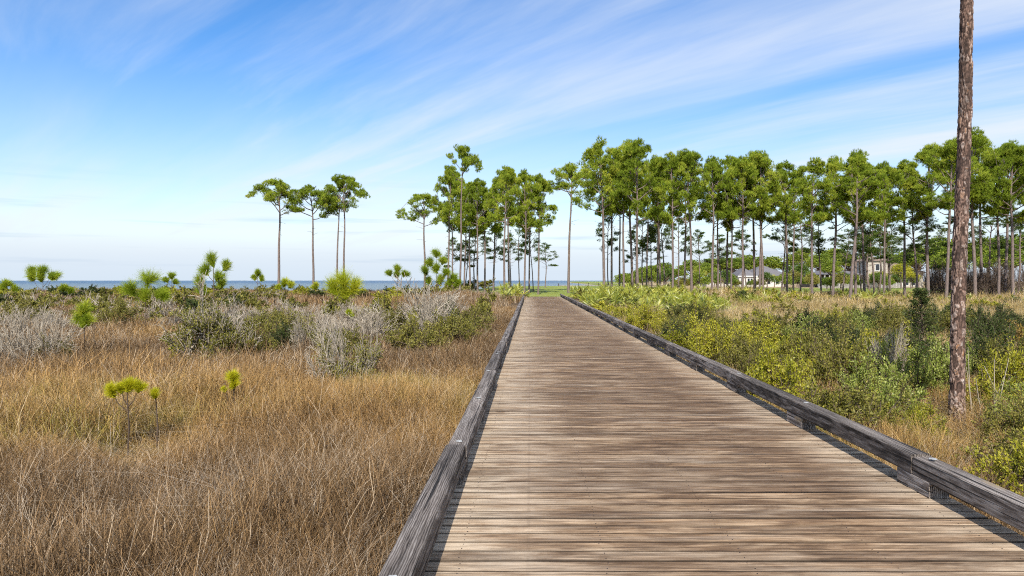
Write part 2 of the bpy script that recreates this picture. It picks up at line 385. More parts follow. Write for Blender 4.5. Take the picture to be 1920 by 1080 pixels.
M_WISP = grass_material('pale_grass', [(0., (.44, .36, .27)), (.5, (.56, .43, .28)), (1., (.46, .38, .22))], (.68, .60, .48))

# ------------------------------------------------------------------ the setting: terrain, sea
def terrain():
    xs = np.concatenate([np.linspace(-2500, -160, 24), np.linspace(-150, -42, 28), np.linspace(-40, 60, 168), np.linspace(62, 240, 60), np.linspace(270, 2500, 24)])
    ys = np.concatenate([np.linspace(-300, -12, 14), np.linspace(-10, 60, 118), np.linspace(61, 215, 110), np.linspace(230, 2600, 34)])
    X, Y = np.meshgrid(xs, ys); Z = hgt(X, Y)
    ny, nx = X.shape; i = np.arange(ny * nx).reshape(ny, nx)
    F = np.stack([i[:-1, :-1], i[:-1, 1:], i[1:, 1:], i[1:, :-1]], -1).reshape(-1, 4)
    m = Mat('ground_soil'); p = m.pos(); l = m.attr('var')
    n1 = m.noise(p, 2.2, 6, .65); n2 = m.noise(p, .12, 3); n3 = m.noise(p, 14, 4, .6)
    soil = m.ramp(m.math('ADD', m.math('MULTIPLY', n1, .6), m.math('MULTIPLY', n3, .4)), [(.3, (.06, .042, .028)), (.5, (.15, .105, .065)), (.7, (.30, .21, .12))])
    tan = m.ramp(n1, [(.3, (.30, .21, .10)), (.6, (.44, .33, .17))])
    ln = m.ramp(m.math('ADD', m.math('MULTIPLY', n2, .5), m.math('MULTIPLY', n1, .5)), [(.35, (.12, .16, .025)), (.5, (.22, .26, .04)), (.68, (.34, .34, .08))])
    sp = m.n('ShaderNodeSeparateXYZ'); m.l(p, sp.inputs[0])
    c = m.mix(m.rng(sp.outputs['Y'], 96., 112.), soil, tan); c = m.mix(l, c, ln)
    sand = m.rng(sp.outputs['Z'], -1.7, -1.15, 1., 0.); c = m.mix(sand, c, (.42, .36, .27))
    b = B().add(np.stack([X, Y, Z], -1).reshape(-1, 3), F, lawnw(X, Y).ravel())
    o = link('ground', b.mesh('ground', m.principled(c, .95, m.bump(n1, .6, .05)), True)); tag(o, 'marsh soil, mown lawn and tan field beneath the plants', 'ground', kind='structure')
    m = Mat('sea_water'); p = m.pos(); sp = m.n('ShaderNodeSeparateXYZ'); m.l(p, sp.inputs[0])
    dist = m.n('ShaderNodeVectorMath', operation='LENGTH'); m.l(p, dist.inputs[0]); d = dist.outputs['Value']
    w1 = m.noise(m.map(p, (.25, .7, 1)), 1., 5, .6); w2 = m.noise(m.map(p, (.004, .018, 1)), 1., 4, .55)
    deep = m.rng(d, 260., 1500.)
    c = m.mix(deep, m.mix(w2, (.13, .165, .15), (.20, .225, .20)), m.mix(w2, (.035, .075, .125), (.06, .105, .155)))
    mat = m.principled(c, .35, m.bump(w1, .55, .35), .4)
    S = 26000
    o = link('sea', B().add([(-S, -400, -2.05), (S, -400, -2.05), (S, S * 2, -2.05), (-S, S * 2, -2.05)], [(0, 1, 2, 3)]).mesh('sea', mat)); tag(o, 'calm grey-green bay darkening to blue at the horizon', 'water', kind='structure')
terrain()

# ------------------------------------------------------------------ boardwalk
XL, XR = -0.725, 3.20
DECK_END = 71.0
def boardwalk():
    root = thing('boardwalk', 'long weathered plank boardwalk running straight to the lawn', 'boardwalk'); root['kind'] = 'structure'
    rng = np.random.RandomState(3)
    protos = []
    for k in range(5):
        b = B(); c = .0055
        hw = PW / 2; x0, x1 = XL - rng.uniform(0, .012), XR + rng.uniform(0, .012)
        prof = [(-hw, -.04), (hw, -.04), (hw, -c), (hw - c, 0), (-hw + c, 0), (-hw, -c)]
        V = []; xs = (x0, (x0 + x1) / 2, x1)
        for j, x in enumerate(xs):
            dz = rng.uniform(-.0015, .0015); V += [(x, a, z + dz) for a, z in prof]
        F = [(j * 6 + i, j * 6 + (i + 1) % 6, j * 6 + 6 + (i + 1) % 6, j * 6 + 6 + i) for j in range(2) for i in range(6)]
        F += [(0, 5, 2, 1), (5, 4, 3, 2), (13, 14, 17, 12), (14, 15, 16, 17)]
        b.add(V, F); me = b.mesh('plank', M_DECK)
        protos.append((me, np.array(V), np.array(F)))
    n0, n1 = int(math.floor(-2 / PITCH)), int(DECK_END / PITCH)
    first = int(2.9 / PITCH); rest = B()
    scr = B(); th = np.arange(6) * PI / 3
    for i in range(n0, n1):
        y = (i + .5) * PITCH; q = protos[rng.randint(5)]; dz = rng.uniform(-.002, .002); rz = rng.normal(0, .0006)
        if first <= i < first + 300:
            o = link('plank', q[0], root); o.location = (0, y, dz); o.rotation_euler = (rng.normal(0, .006), 0, rz)
        else: rest.add(q[1] + (0, y, dz), q[2])
        if y < 14:
            for x in (-.42, .45, 1.28, 2.12, 2.92):
                for s in (-.038, .038):
                    cx, cy = x + rng.normal(0, .008), y + s + rng.normal(0, .004)
                    scr.add([(cx + .0045 * math.cos(t), cy + .0045 * math.sin(t), dz + .0022) for t in th], [(0, 1, 2, 3), (0, 3, 4, 5)])
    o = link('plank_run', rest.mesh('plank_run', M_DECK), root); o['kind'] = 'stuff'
    o = link('screw_heads', scr.mesh('screw_heads', plain('rusty_steel', (.05, .035, .03), .6)), root); o['kind'] = 'stuff'
    for x in (-.42, .45, 1.28, 2.12, 2.92):
        link('stringer', B().chamfer_box(x - .04, x + .04, -2, DECK_END - .3, -.30, -.0435, .006).mesh('stringer', M_RAIL), root)
    pile = None
    for k in range(-0, 15):
        y = 0.5 + 4.88 * k
        if y > DECK_END - 4: break
        link('cross_beam', B().box(XL + .06, XR - .06, y - .07, y + .07, -.52, -.303).mesh('cross_beam', M_RAIL), root)
        for x in (-.45, 2.92):
            g = gz(x, y)
            if g < -.5:
                b = B(); tubes(b, [[(x, y, g - .3), (x, y, (g - .5) / 2), (x, y, -.525)]], .11, 10); link('pile', b.mesh('pile', M_RAIL, True), root)
boardwalk()
def kerb_rail(xa, xb, j0, label):
    t = thing('kerb_rail', label, 'kerb rail', (0, 0, 0)); rng = np.random.RandomState(int(abs(xa) * 100))
    xm = (xa + xb) / 2; hw = (xb - xa) / 2
    wash = plain('pale_plug', (.44, .44, .42), .8, .5, 40.)
    y = j0 - 4.88 * 2
    while y < DECK_END + .3:
        L = min(4.872, DECK_END + .4 - y)
        if y + L > -1.5:
            dx, dz = rng.uniform(-.013, .013), rng.uniform(-.004, .010)
            b = B(); b.chamfer_box(-hw, hw, 0, L, -.0785, .0785, .011)
            o = link('beam', b.mesh('beam', M_RAIL), t); o.location = (xm + dx, y, .115 + .0785 + dz); o.rotation_euler = (rng.normal(0, .0010), rng.normal(0, .012), rng.normal(0, .0014))
        for yb in (y - .0, y + 2.44):
            if -1.5 < yb < DECK_END - .1:
                o = link('block', B().chamfer_box(-hw + .004, hw - .004, -.225, .225, 0, .118, .004).mesh('block', M_RAIL), t)
                o.location = (xm + rng.uniform(-.004, .004), yb + rng.uniform(-.03, .03), .0025)
                for s in ((.13, -.13) if rng.rand() < .4 else (-.14,)):
                    th = np.arange(12) * PI / 6; rr = .020 * (1 + .6 * rng.rand(12))
                    V = [(r_ * math.cos(a), 1.25 * r_ * math.sin(a), z) for z in (0, .003) for a, r_ in zip(th, rr)] + [(0, 0, .0035)]
                    b = B().add(V, [(i, (i + 1) % 12, 12 + (i + 1) % 12, 12 + i) for i in range(12)])
                    b.f3.append(np.array([(12 + i, 12 + (i + 1) % 12, 24) for i in range(12)]))
                    o = link('bolt_plug', b.mesh('bolt_plug', wash), t); o.location = (xm + rng.uniform(-.02, .02), yb + s, .115 + .157 + .0045)
        y += 4.88
kerb_rail(-.716, -.553, 5.75, 'weathered grey timber kerb beside the dry brown grass')
kerb_rail(3.027, 3.19, 5.43, 'weathered grey timber kerb beside the green shrubs and tall trunk')

# ------------------------------------------------------------------ trees
def pine(seed, H=18., frac=.42, Rc=3.7, nl=17, r0=.2, dens=1.0, mat=M_NEEDLE, wob=.25, nw=.036, nn=15, stubs=4, limbs=False):
    rng = np.random.RandomState(seed); zb = H * (1 - frac)
    K = 12; t = np.linspace(0, 1, K); ph = rng.rand(4) * 6.28
    cx = wob * (np.sin(t * 3 + ph[0]) - math.sin(ph[0])) + .12 * np.sin(t * 11 + ph[1]) * t; cy = wob * (np.sin(t * 2.6 + ph[2]) - math.sin(ph[2])) + .12 * np.sin(t * 9 + ph[3]) * t
    cx -= cx[0]; cy -= cy[0]
    tp = np.stack([cx, cy, t * (H - .4)], 1); tp[0, 2] = -.35
    rad = r0 * (1 - t) ** .62 * .9 + .03; rad[0] *= 1.2
    tr = B(); tubes(tr, tp[None], rad[None], 9)
    axis = lambda z: np.array([np.interp(z, tp[:, 2], cx), np.interp(z, tp[:, 2], cy), z])
    br = B(); Lp, Lr, Sp, Cc, Cd = [], [], [], [], []
    def dome(p):               # keeps limbs inside a rounded crown
        q_ = np.array(p, float); rr_ = np.hypot(q_[..., 0] - cx[-2], q_[..., 1] - cy[-2]); lim = H - .35 - .52 * (H - zb) * np.minimum(1.6, (rr_ / (Rc * 1.05)) ** 2)
        k_ = np.minimum(1, Rc * 1.12 / np.maximum(rr_, 1e-6)); q_[..., 0] = cx[-2] + (q_[..., 0] - cx[-2]) * k_; q_[..., 1] = cy[-2] + (q_[..., 1] - cy[-2]) * k_
        q_[..., 2] = np.minimum(q_[..., 2], lim); return q_
    for i in range(nl):
        f = (i + rng.rand()) / nl; z0 = zb - .9 + (H - .9 - zb) * f; az = i * 2.4 + rng.normal(0, .35)
        prof = .62 + .55 * math.sin(PI * min(1, .18 + f * .75)) - .42 * max(0, f - .6) / .4
        L = Rc * prof * rng.uniform(.7, 1.12); el = R(12 + 42 * f + rng.normal(0, 9))
        d = np.array([math.cos(az) * math.cos(el), math.sin(az) * math.cos(el), math.sin(el)])
        p0 = axis(z0); s = np.linspace(0, 1, 5)[:, None]
        up = rng.uniform(.05, .3) * L
        pts = p0 + d * L * s + np.array([0, 0, 1]) * up * (s ** 2) + perp(rng, d[None]) * np.sin(s * PI) * L * .09
        pts[1:] = dome(pts[1:]); Lp.append(pts); Lr.append((.03 + .012 * L) * (1 - .75 * np.linspace(0, 1, 5)))
        for tt in (.42, .6, .78, .92, 1.0):
            if rng.rand() > .68 * min(1, dens + .15): continue
            pb = pts[min(3, int(tt * 4))] * (1 - (tt * 4 % 1)) + pts[min(4, int(tt * 4) + 1)] * (tt * 4 % 1) if tt < 1 else pts[4]
            for sg in (-1, 1):
                a2 = az + sg * rng.uniform(.35, 1.15) * (1.1 - tt * .5); e2 = R(rng.uniform(5, 45))
                d2 = np.array([math.cos(a2) * math.cos(e2), math.sin(a2) * math.cos(e2), math.sin(e2)])
                l2 = L * rng.uniform(.16, .34)
                pe = dome(pb + d2 * l2); Sp.append(np.stack([pb, (pb + pe) / 2, pe])); Cc.append(pe); Cd.append(d2)
                if rng.rand() < .35: Cc.append(pb * .45 + pe * .55); Cd.append(d2)
    for k in range(6):
        Cc.append(axis(H - .5) + rng.normal(0, .45, 3) * (1, 1, .4)); Cd.append(np.array([0, 0, 1.]))
    for k in range(stubs):                         # dead snags below the crown
        z0 = zb * rng.uniform(.72, .96); az = rng.rand() * 6.28; l = rng.uniform(.5, 1.6)
        d = np.array([math.cos(az), math.sin(az), rng.uniform(-.1, .5)])
        Sp.append(np.stack([axis(z0), axis(z0) + d * l * .5, axis(z0) + d * l + (0, 0, -.1)]))
    tubes(br, np.array(Lp), np.array(Lr), 5); tubes(br, np.array(Sp), np.array([.03, .022, .012]), 3)
    Cc = np.array(Cc); Cd = np.array(Cd); n = max(4, int(24 * dens)); M = len(Cc) * n
    u_ = unit(rng.normal(size=(M, 3))); u_[:, 2] = u_[:, 2] * .8 + .15; sz = np.repeat(rng.uniform(.55, 1.0, len(Cc)), n)[:, None]
    C = np.repeat(Cc, n, 0) + u_ * (rng.uniform(.25, 1, (M, 1)) ** .5) * sz * (.85, .85, .5)
    A = u_ * .8 + (0, 0, .45) + rng.normal(0, .2, (M, 3))
    var = np.clip(np.repeat(rng.normal(.5, .2, len(Cc)), n) + rng.normal(0, .1, M), 0, 1)
    cr = B(); needles(cr, rng, C, A, nn, .36, nw, .2, 1.15, .12, .0, var)
    return [('trunk', (br if limbs else join(tr, br)).mesh('trunk', M_PINEBARK, True)), ('crown', cr.mesh('crown', mat))]

PA = [pine(10 + k, frac=.27, Rc=4.0, nl=11, r0=.21, dens=.95) for k in range(4)]
PB = [pine(30 + k, frac=.42 + .03 * (k % 3), Rc=3.6, nl=18, r0=.22) for k in range(7)]
PC = [pine(50, frac=.19, Rc=3.2, nl=8, r0=.2, dens=.9, stubs=2)]
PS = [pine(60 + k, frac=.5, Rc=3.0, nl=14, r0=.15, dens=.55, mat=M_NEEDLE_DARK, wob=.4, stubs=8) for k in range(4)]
prng = random.Random(4)
def put_pine(u, vtop, d, wpx, protos, label, group=None, lean=0., name='pine_tree', k=None, Rn=3.7):
    x = ux(u, d); g = gz(x, d); H = zv(vtop, d) - g
    q = protos[prng.randrange(len(protos)) if k is None else k % len(protos)]
    sx = wpx / FPX * d / (2 * Rn * 1.0); t = spawn(q, name, label, 'pine tree', (x, d, g), prng.random() * 6.28, (sx, sx, H / 18.0), group)
    if lean:
        t.rotation_mode = 'XYZ'; t.rotation_euler = (0, R(lean), 0)
    return t
# isolated trees on the marsh side
put_pine(522, 335, 118, 92, PA, 'isolated tall pine with flat umbrella crown, farthest from the boardwalk', k=0)
put_pine(587, 348, 122, 78, PA, 'isolated pine with a low dark side branch, between two umbrella crowns', k=1)
put_pine(632, 336, 120, 64, PA, 'pine of a close pair sharing one crown over the marsh', 'pair of pines over the marsh', k=2)
put_pine(645, 327, 119, 70, PA, 'pine of a close pair sharing one crown over the marsh', 'pair of pines over the marsh', k=3)
put_pine(796, 363, 112, 76, PA, 'short umbrella pine forking under its crown at the edge of the grove', k=2)
put_pine(862, 272, 74, 72, PC, 'tallest slender pine with a small sparse crown above the grove', k=0)
put_pine(1066, 305, 88, 88, PA, 'lone thick-crowned pine on the lawn beside the boardwalk end', k=0)
L1 = 'tall pine in the dense clump left where the boardwalk meets the lawn'
for u, vt, d, wp, P_ in ((840, 312, 95, 62, PB), (848, 335, 97, 48, PB), (882, 340, 92, 60, PB), (896, 335, 88, 62, PB), (909, 350, 90, 60, PB),
                         (946, 312, 76, 72, PB), (955, 318, 86, 66, PB), (983, 318, 80, 62, PB), (992, 340, 90, 52, PB), (1009, 328, 82, 56, PB),
                         (925, 350, 96, 60, PB), (870, 352, 98, 56, PB)):
    put_pine(u, vt, d, wp, P_, 'tall pine in the dense clump beside the end of the boardwalk', 'pines in the clump at the boardwalk end')
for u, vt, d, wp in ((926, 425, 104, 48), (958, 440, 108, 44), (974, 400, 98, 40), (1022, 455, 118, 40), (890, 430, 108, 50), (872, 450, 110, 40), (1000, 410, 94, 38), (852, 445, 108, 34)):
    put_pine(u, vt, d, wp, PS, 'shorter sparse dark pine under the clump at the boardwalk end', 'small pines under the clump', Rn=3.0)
# grove in front of the houses
GR = [(1133, 266, 76, 92), (1147, 285, 82, 70), (1162, 292, 88, 60), (1170, 270, 74, 76), (1186, 264, 80, 84), (1196, 262, 72, 84), (1212, 300, 90, 56),
      (1233, 300, 84, 60), (1238, 292, 76, 64), (1261, 285, 70, 76), (1283, 296, 80, 66), (1297, 282, 72, 84), (1335, 294, 74, 78), (1346, 306, 78, 62),
      (1364, 292, 82, 70), (1371, 310, 76, 60), (1392, 296, 74, 76), (1416, 284, 78, 84), (1424, 300, 76, 70), (1431, 284, 74, 86), (1475, 302, 78, 70),
      (1488, 318, 84, 60), (1523, 298, 68, 84), (1561, 294, 70, 92), (1593, 282, 66, 104), (1604, 296, 78, 84), (1621, 300, 84, 84), (1657, 306, 72, 72), (1697, 300, 76, 84),
      (1741, 270, 72, 104), (1774, 262, 66, 104), (1829, 240, 70, 112), (1840, 262, 84, 90), (1872, 280, 72, 90), (1884, 268, 80, 90), (1901, 272, 68, 104), (1950, 290, 72, 104)]
lean = {1346: 1.2, 1297: -.7, 1335: -.8, 1593: 2.2, 1901: -1.5, 1196: .5, 1840: 1.2}
OWN = {1133: 'first tall pine of the long grove, closest to the boardwalk end', 1196: 'tall pine of the grove whose trunk crosses a straight neighbour above the palmettos', 1335: 'pine standing apart in a gap of the grove left of the grey-roofed house',
       1593: 'thick pale-trunked pine leaning over the porch of the beige house', 1829: 'highest broad-crowned grove pine directly behind the near trunk', 1901: 'leaning grove pine in front of the bare brown thicket',
       1416: 'pine of a tight trio before the grey-roofed house, rearmost trunk', 1561: 'stout straight pine before the columned porch', 1523: 'straight pale pine next to the dark low oak'}
for u, vt, d, wp in GR:
    put_pine(u, vt, d, wp, PB, OWN.get(u, 'tall pine in the long grove standing before the houses'), None if u in OWN else 'pines in the grove before the houses', lean.get(u, 0.))
for u, vt, d, wp in ((1141, 395, 92, 44), (1205, 400, 94, 50), (1222, 420, 96, 46), (1247, 390, 92, 54), (1272, 400, 96, 50), (1190, 440, 98, 44), (1310, 430, 98, 40), (1400, 430, 96, 48),
                     (1465, 380, 92, 62), (1500, 390, 92, 60), (1540, 400, 94, 60), (1640, 395, 90, 66), (1632, 435, 96, 96), (1648, 425, 104, 70), (1668, 440, 108, 60), (1615, 430, 106, 60), (1580, 430, 104, 60), (1352, 440, 106, 50), (1670, 400, 96, 60), (1721, 350, 72, 80), (1745, 440, 84, 60), (1790, 400, 88, 70), (1860, 400, 92, 70), (1910, 400, 88, 80)):
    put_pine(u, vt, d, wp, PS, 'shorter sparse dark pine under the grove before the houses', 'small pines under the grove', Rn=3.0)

def big_trunk():               # the near pine: bark plates are modelled
    t = thing('pine_tree', 'near pine trunk with flaking reddish-grey bark plates beside the boardwalk', 'pine tree', (7.06, 11.3, gz(7.06, 11.3)))
    g = gz(7.06, 11.3); rng = np.random.RandomState(77)
    zs = np.linspace(-.3, 15.2, 620); wz = zs + g
    cx = np.interp(wz, [-1.2, -.55, 1.36, 4.1, 6.3, 14], [-.02, 0, .045, .15, .14, .35]); cx = np.convolve(np.pad(cx, 30, 'edge'), np.ones(61) / 61, 'valid')
    cy = .05 * np.sin(zs * .5); r = np.interp(zs, [-.3, .1, .6, 3, 7, 15.2], [.175, .124, .106, .100, .088, .030])
    S = 72; th = np.arange(S) * 2 * PI / S
    TH, Z = np.meshgrid(th, zs); uu = TH / (2 * PI) * 12 + .4 * (vnoise(np.cos(TH) * 3 + 9, Z * 7) - .5) * 2; vv = Z / .12 + .6 * (vnoise(np.sin(TH) * 3 + 20, Z * 9) - .5) * 2
    jit = rng.rand(64, 256, 3)
    best = np.full(TH.shape, 9.); sec = np.full(TH.shape, 9.); cid = np.zeros(TH.shape)
    ui = np.floor(uu).astype(int); vi = np.floor(vv).astype(int)
    for a in (-1, 0, 1):
        for c in (-1, 0, 1):
            ci, cj = (ui + a) % 12, (vi + c) % 256
            dd = np.hypot(ui + a + jit[ci, cj, 0] - uu, vi + c + jit[ci, cj, 1] - vv)
            nb = dd < best; sec = np.where(nb, best, np.minimum(sec, dd)); cid = np.where(nb, jit[ci, cj, 2], cid); best = np.minimum(best, dd)
    e = sstep(0, .22, sec - best + .18 * (vnoise(uu * 5, vv * 6) - .5))
    RR = r[:, None] + (.017 * e * (.3 + cid) - .006) * np.minimum(1, r[:, None] / .1) + .006 * (vnoise(uu * 2.3, vv * 2.9) - .5)
    V = np.stack([cx[:, None] + RR * np.cos(TH), cy[:, None] + RR * np.sin(TH), Z], -1).reshape(-1, 3)
    k, s = np.meshgrid(np.arange(len(zs) - 1), np.arange(S), indexing='ij')
    F = np.stack([k * S + s, k * S + (s + 1) % S, (k + 1) * S + (s + 1) % S, (k + 1) * S + s], -1).reshape(-1, 4)
    m = Mat('plated_bark'); v = m.attr('var'); p = m.obj(); n1 = m.noise(m.map(p, (30, 30, 24)), 1., 5, .65); n0 = m.noise(m.map(p, (2, 2, .8)), 1., 3)
    c = m.ramp(v, [(0., (.028, .019, .015)), (.25, (.105, .066, .05)), (.5, (.25, .155, .115)), (.72, (.36, .25, .195)), (.88, (.52, .43, .375)), (.96, (.36, .19, .10))])
    sp = m.n('ShaderNodeSeparateXYZ'); m.l(p, sp.inputs[0])
    c = m.mix(m.rng(n1, .38, .60, .75, 0.), c, (.045, .028, .021)); scorch = m.math('MULTIPLY', m.rng(n0, .46, .60), m.rng(sp.outputs['Z'], 2.2, 3.2))
    c = m.mix(m.math('MULTIPLY', scorch, .55), c, (.03, .024, .022))
    b = B().add(V, F, (e * (.25 + .75 * cid)).ravel())
    link('trunk', b.mesh('trunk', m.principled(c, .9, m.bump(n1, .6, .008), .2), True), t)
    q = pine(99, H=15.8, frac=.30, Rc=3.4, nl=14, r0=.1, stubs=0, limbs=True)
    me = q[1][1]; o = link('crown', me, t); o.location = (.3, 0, .1)
    o = link('limbs', q[0][1], t); o.location = (.3, 0, .1)
    bt = B(); P3 = []                              # bare twigs at its foot
    for i in range(9):
        a = rng.uniform(-.5, .9); h = rng.uniform(.5, 1.5); p0 = np.array([.18 + rng.rand() * .3, rng.uniform(-.3, .2), -.1])
        P3.append(np.stack([p0, p0 + (a * .2, 0, h * .5), p0 + (a * .6, rng.normal(0, .1), h)]))
    tubes(bt, np.array(P3), np.array([.012, .009, .004]), 4, .8)
    spawn([('stems', bt.mesh('stems', M_TWIG, True))], 'bare_sapling', 'thin bare grey stems at the foot of the near pine trunk', 'plant', (7.1, 11.1, g))
big_trunk()

def broadleaf(seed, H=8., Rc=3.2, mat=M_OAK, size=.2, n=5200, zf=.3):
    rng = np.random.RandomState(seed); tr = B(); br = B(); cr = B()
    tubes(tr, [[(0, 0, -.3), (.1, 0, H * .2), (.05, .1, H * .5)]], [[.2, .15, .1]], 7)
    nl = 34; u = unit(rng.normal(size=(nl, 3))); u[:, 2] = np.abs(u[:, 2]) * 1.1 - .25
    cz = H * (zf + (1 - zf) * .48); C = u * (Rc * .78, Rc * .78, H * (1 - zf) * .42) * rng.uniform(.55, 1.05, (nl, 1)) + (0, 0, cz)
    st = np.array([.05, .05, H * .38]); tubes(br, np.stack([np.broadcast_to(st, C.shape), (st + C) / 2 + rng.normal(0, .2, C.shape), C], 1), np.array([.07, .04, .015]), 4)
    id_ = rng.randint(0, nl, n); rr = Rc * rng.uniform(.2, .36, nl)
    dd = unit(rng.normal(size=(n, 3))); pos = C[id_] + dd * (rr[id_] * rng.uniform(.35, 1., n) ** .5)[:, None] * (1, 1, .75)
    leaves(cr, rng, pos, dd + rng.normal(0, .8, (n, 3)), size, size * .6, np.clip(rng.normal(.5, .18, nl), 0, 1)[id_])
    return [('trunk', join(tr, br).mesh('trunk', M_PINEBARK, True)), ('crown', cr.mesh('crown', mat))]
OK = [broadleaf(200 + k, size=.30) for k in range(4)]
OKD = [broadleaf(220, mat=M_NEEDLE_DARK, size=.28)]
for u, vt, d, wp in ((1185, 508, 235, 60), (1222, 496, 225, 70), (1262, 500, 220, 70), (1245, 490, 240, 60), (1300, 485, 225, 66), (1340, 482, 235, 80), (1372, 478, 228, 80), (1322, 490, 215, 50), (1400, 475, 230, 80), (1440, 478, 225, 80), (1205, 500, 215, 50),
                     (1505, 462, 215, 70), (1535, 470, 200, 60), (1562, 458, 220, 70), (1590, 468, 190, 66), (1560, 486, 165, 50), (1690, 468, 190, 80), (1722, 455, 170, 80), (1762, 440, 150, 90), (1800, 448, 140, 90), (1850, 436, 130, 100), (1895, 445, 120, 110), (1780, 470, 125, 80), (1930, 430, 125, 110), (1870, 460, 118, 80)):
    x = ux(u, d); g = gz(x, d); H = zv(vt, d) - g; k = wp / FPX * d / 6.4
    spawn(OK[prng.randrange(4)], 'broadleaf_tree', 'round green broadleaf tree in the belt behind the grove and houses', 'tree', (x, d, g), prng.random() * 6, (k, k, H / 8.), 'broadleaf trees behind the grove')
for u, vt, d, wp in ((1495, 492, 168, 56), (1340, 508, 185, 34)):
    x = ux(u, d); g = gz(x, d)
    spawn(OKD[0], 'broadleaf_tree', 'dark low oak beside the grey-roofed house', 'tree', (x, d, g), prng.random() * 6, (wp / FPX * d / 6.4,) * 2 + ((zv(vt, d) - g) / 8.,), 'dark oaks by the grey-roofed house')
for u, vt, d, wp in ((1690, 490, 140, 44), (1650, 505, 145, 40), (1708, 505, 135, 36)):
    x = ux(u, d); g = gz(x, d)
    spawn(broadleaf(240 + u % 7, mat=M_LEAF['yellow'], size=.3, n=2600), 'broadleaf_tree', 'small yellow-green tree in front of the beige house', 'tree', (x, d, g), prng.random() * 6, (wp / FPX * d / 6.4,) * 2 + ((zv(vt, d) - g) / 8.,), 'yellow-green trees before the beige house')

UND = [broadleaf(260 + k, 4.0, 2.2, (M_OAK, M_LEAF['olive'], M_NEEDLE_DARK)[k], .22, 3000, .05) for k in range(3)]
for i_ in range(34):
    u = 1175 + i_ * 16 + prng.uniform(-9, 9); d = prng.uniform(112, 160); x = ux(u, d); g = gz(x, d); k = prng.uniform(.55, 1.0)
    if 1384 < u < 1415: d = 165; x = ux(u, d); k = .45
    spawn(UND[i_ % 3], 'understory_tree', ('round green understory bush tree between the grove and the houses', 'olive understory bush tree between the grove and the houses', 'dark understory bush tree between the grove and the houses')[i_ % 3], 'tree', (x, d, g), prng.random() * 6, (k, k, k * prng.uniform(.8, 1.2)), ('green', 'olive', 'dark')[i_ % 3] + ' understory before the houses')

# ------------------------------------------------------------------ shrubs, saplings, palmettos
def skeleton(rng, n0, kids, levels, H, W, flat=.35):
    az = np.arange(n0) * 2.4 + rng.normal(0, .3, n0); el = rng.uniform(.55, 1.35, n0)
    P0 = np.stack([np.cos(az), np.sin(az), 0 * az], 1) * rng.uniform(0, .12, (n0, 1)) - (0, 0, .12)
    D = np.stack([np.cos(az) * np.cos(el), np.sin(az) * np.cos(el), np.sin(el)], 1); L = rng.uniform(.42, .62, n0); rad = np.full(n0, .017)
    out = []
    for lv in range(levels):
        mid = P0 + D * L[:, None] * .5 + perp(rng, D) * L[:, None] * .09; P1 = P0 + D * L[:, None]
        out.append((P0, mid, P1, rad))
        if lv == levels - 1: break
        n = len(P0); t = rng.uniform(.35, 1., (n * kids, 1)); i = np.repeat(np.arange(n), kids)
        P0n = P0[i] * (1 - t) + P1[i] * t; Dn = unit(D[i] + rng.normal(0, .55, (n * kids, 3)) + (0, 0, flat * .6)); L = L[i] * rng.uniform(.45, .8, n * kids); rad = rad[i] * .55; P0, D = P0n, Dn
    zmax = np.percentile(out[-1][2][:, 2], 99); rm = np.percentile(np.hypot(out[-1][2][:, 0], out[-1][2][:, 1]), 97)
    S = np.array([W / 2 / rm, W / 2 / rm, H / zmax])
    return [(a * S, b_ * S, c * S, r_) for a, b_, c, r_ in out]
def shrub(seed, H, W, n0=8, kids=4, levels=4, twigmat=M_TWIG, leafmat=None, nleaf=0, lsize=.05, rscale=1., cut=0.):
    rng = np.random.RandomState(seed); sk = skeleton(rng, n0, kids, levels, H, W); b = B()
    for lv, (a, m_, c, r_) in enumerate(sk):
        tubes(b, np.stack([a, m_, c], 1), np.maximum(r_[:, None] * np.array([1., .8, .5]) * rscale, .0036 * rscale), 4 if lv < 2 else 3, np.clip(rng.normal(.55, .22, len(a)), 0, 1))
    parts = [('stems', b.mesh('stems', twigmat, True))]
    if nleaf:
        a, m_, c, r_ = sk[-1]; n = len(a) * nleaf; i = np.repeat(np.arange(len(a)), nleaf); t = rng.rand(n, 1)
        P_ = a[i] * (1 - t) + c[i] * t + rng.normal(0, .025, (n, 3))
        if cut:
            kp = P_[:, 2] < H * cut * (1 + .5 * np.sin(P_[:, 0] * 3 + 1)); P_ = P_[kp]; i = i[kp]; n = len(P_)
        b2 = B(); clump = np.clip(rng.normal(.5, .2, len(a)), 0, 1)
        leaves(b2, rng, P_, unit(c - a)[i] * .5 + rng.normal(0, .6, (n, 3)) + (0, 0, .2), lsize, lsize * .45, clump[i])
        parts.append(('foliage', b2.mesh('foliage', leafmat)))
    return parts
BARE = [shrub(300 + k, 1.6, 2.2, 10, 5, 4, rscale=1.35) for k in range(3)]
MIXED = [shrub(310 + k, 1.6, 2.2, 10, 5, 4, leafmat=M_LEAF['olive'], nleaf=7, lsize=.055, cut=.55, rscale=1.35) for k in range(2)]
LEAFY = {c: [shrub(330 + 7 * j + k, 1.1, 1.7, 9, 4, 4, M_BROWNTWIG, M_LEAF[c], 17, .05) for k in range(3)] for j, c in enumerate(('olive', 'yellow', 'green', 'dark', 'ochre'))}
FARB = {c: [shrub(370 + 7 * j + k, 1.1, 1.9, 7, 3, 4, M_BROWNTWIG if c != 'grey' else M_TWIG, M_LEAF.get(c, M_LEAF['olive']), 12 if c != 'grey' else 0, .13, 2.2) for k in range(2)] for j, c in enumerate(('olive', 'yellow', 'grey', 'dark'))}
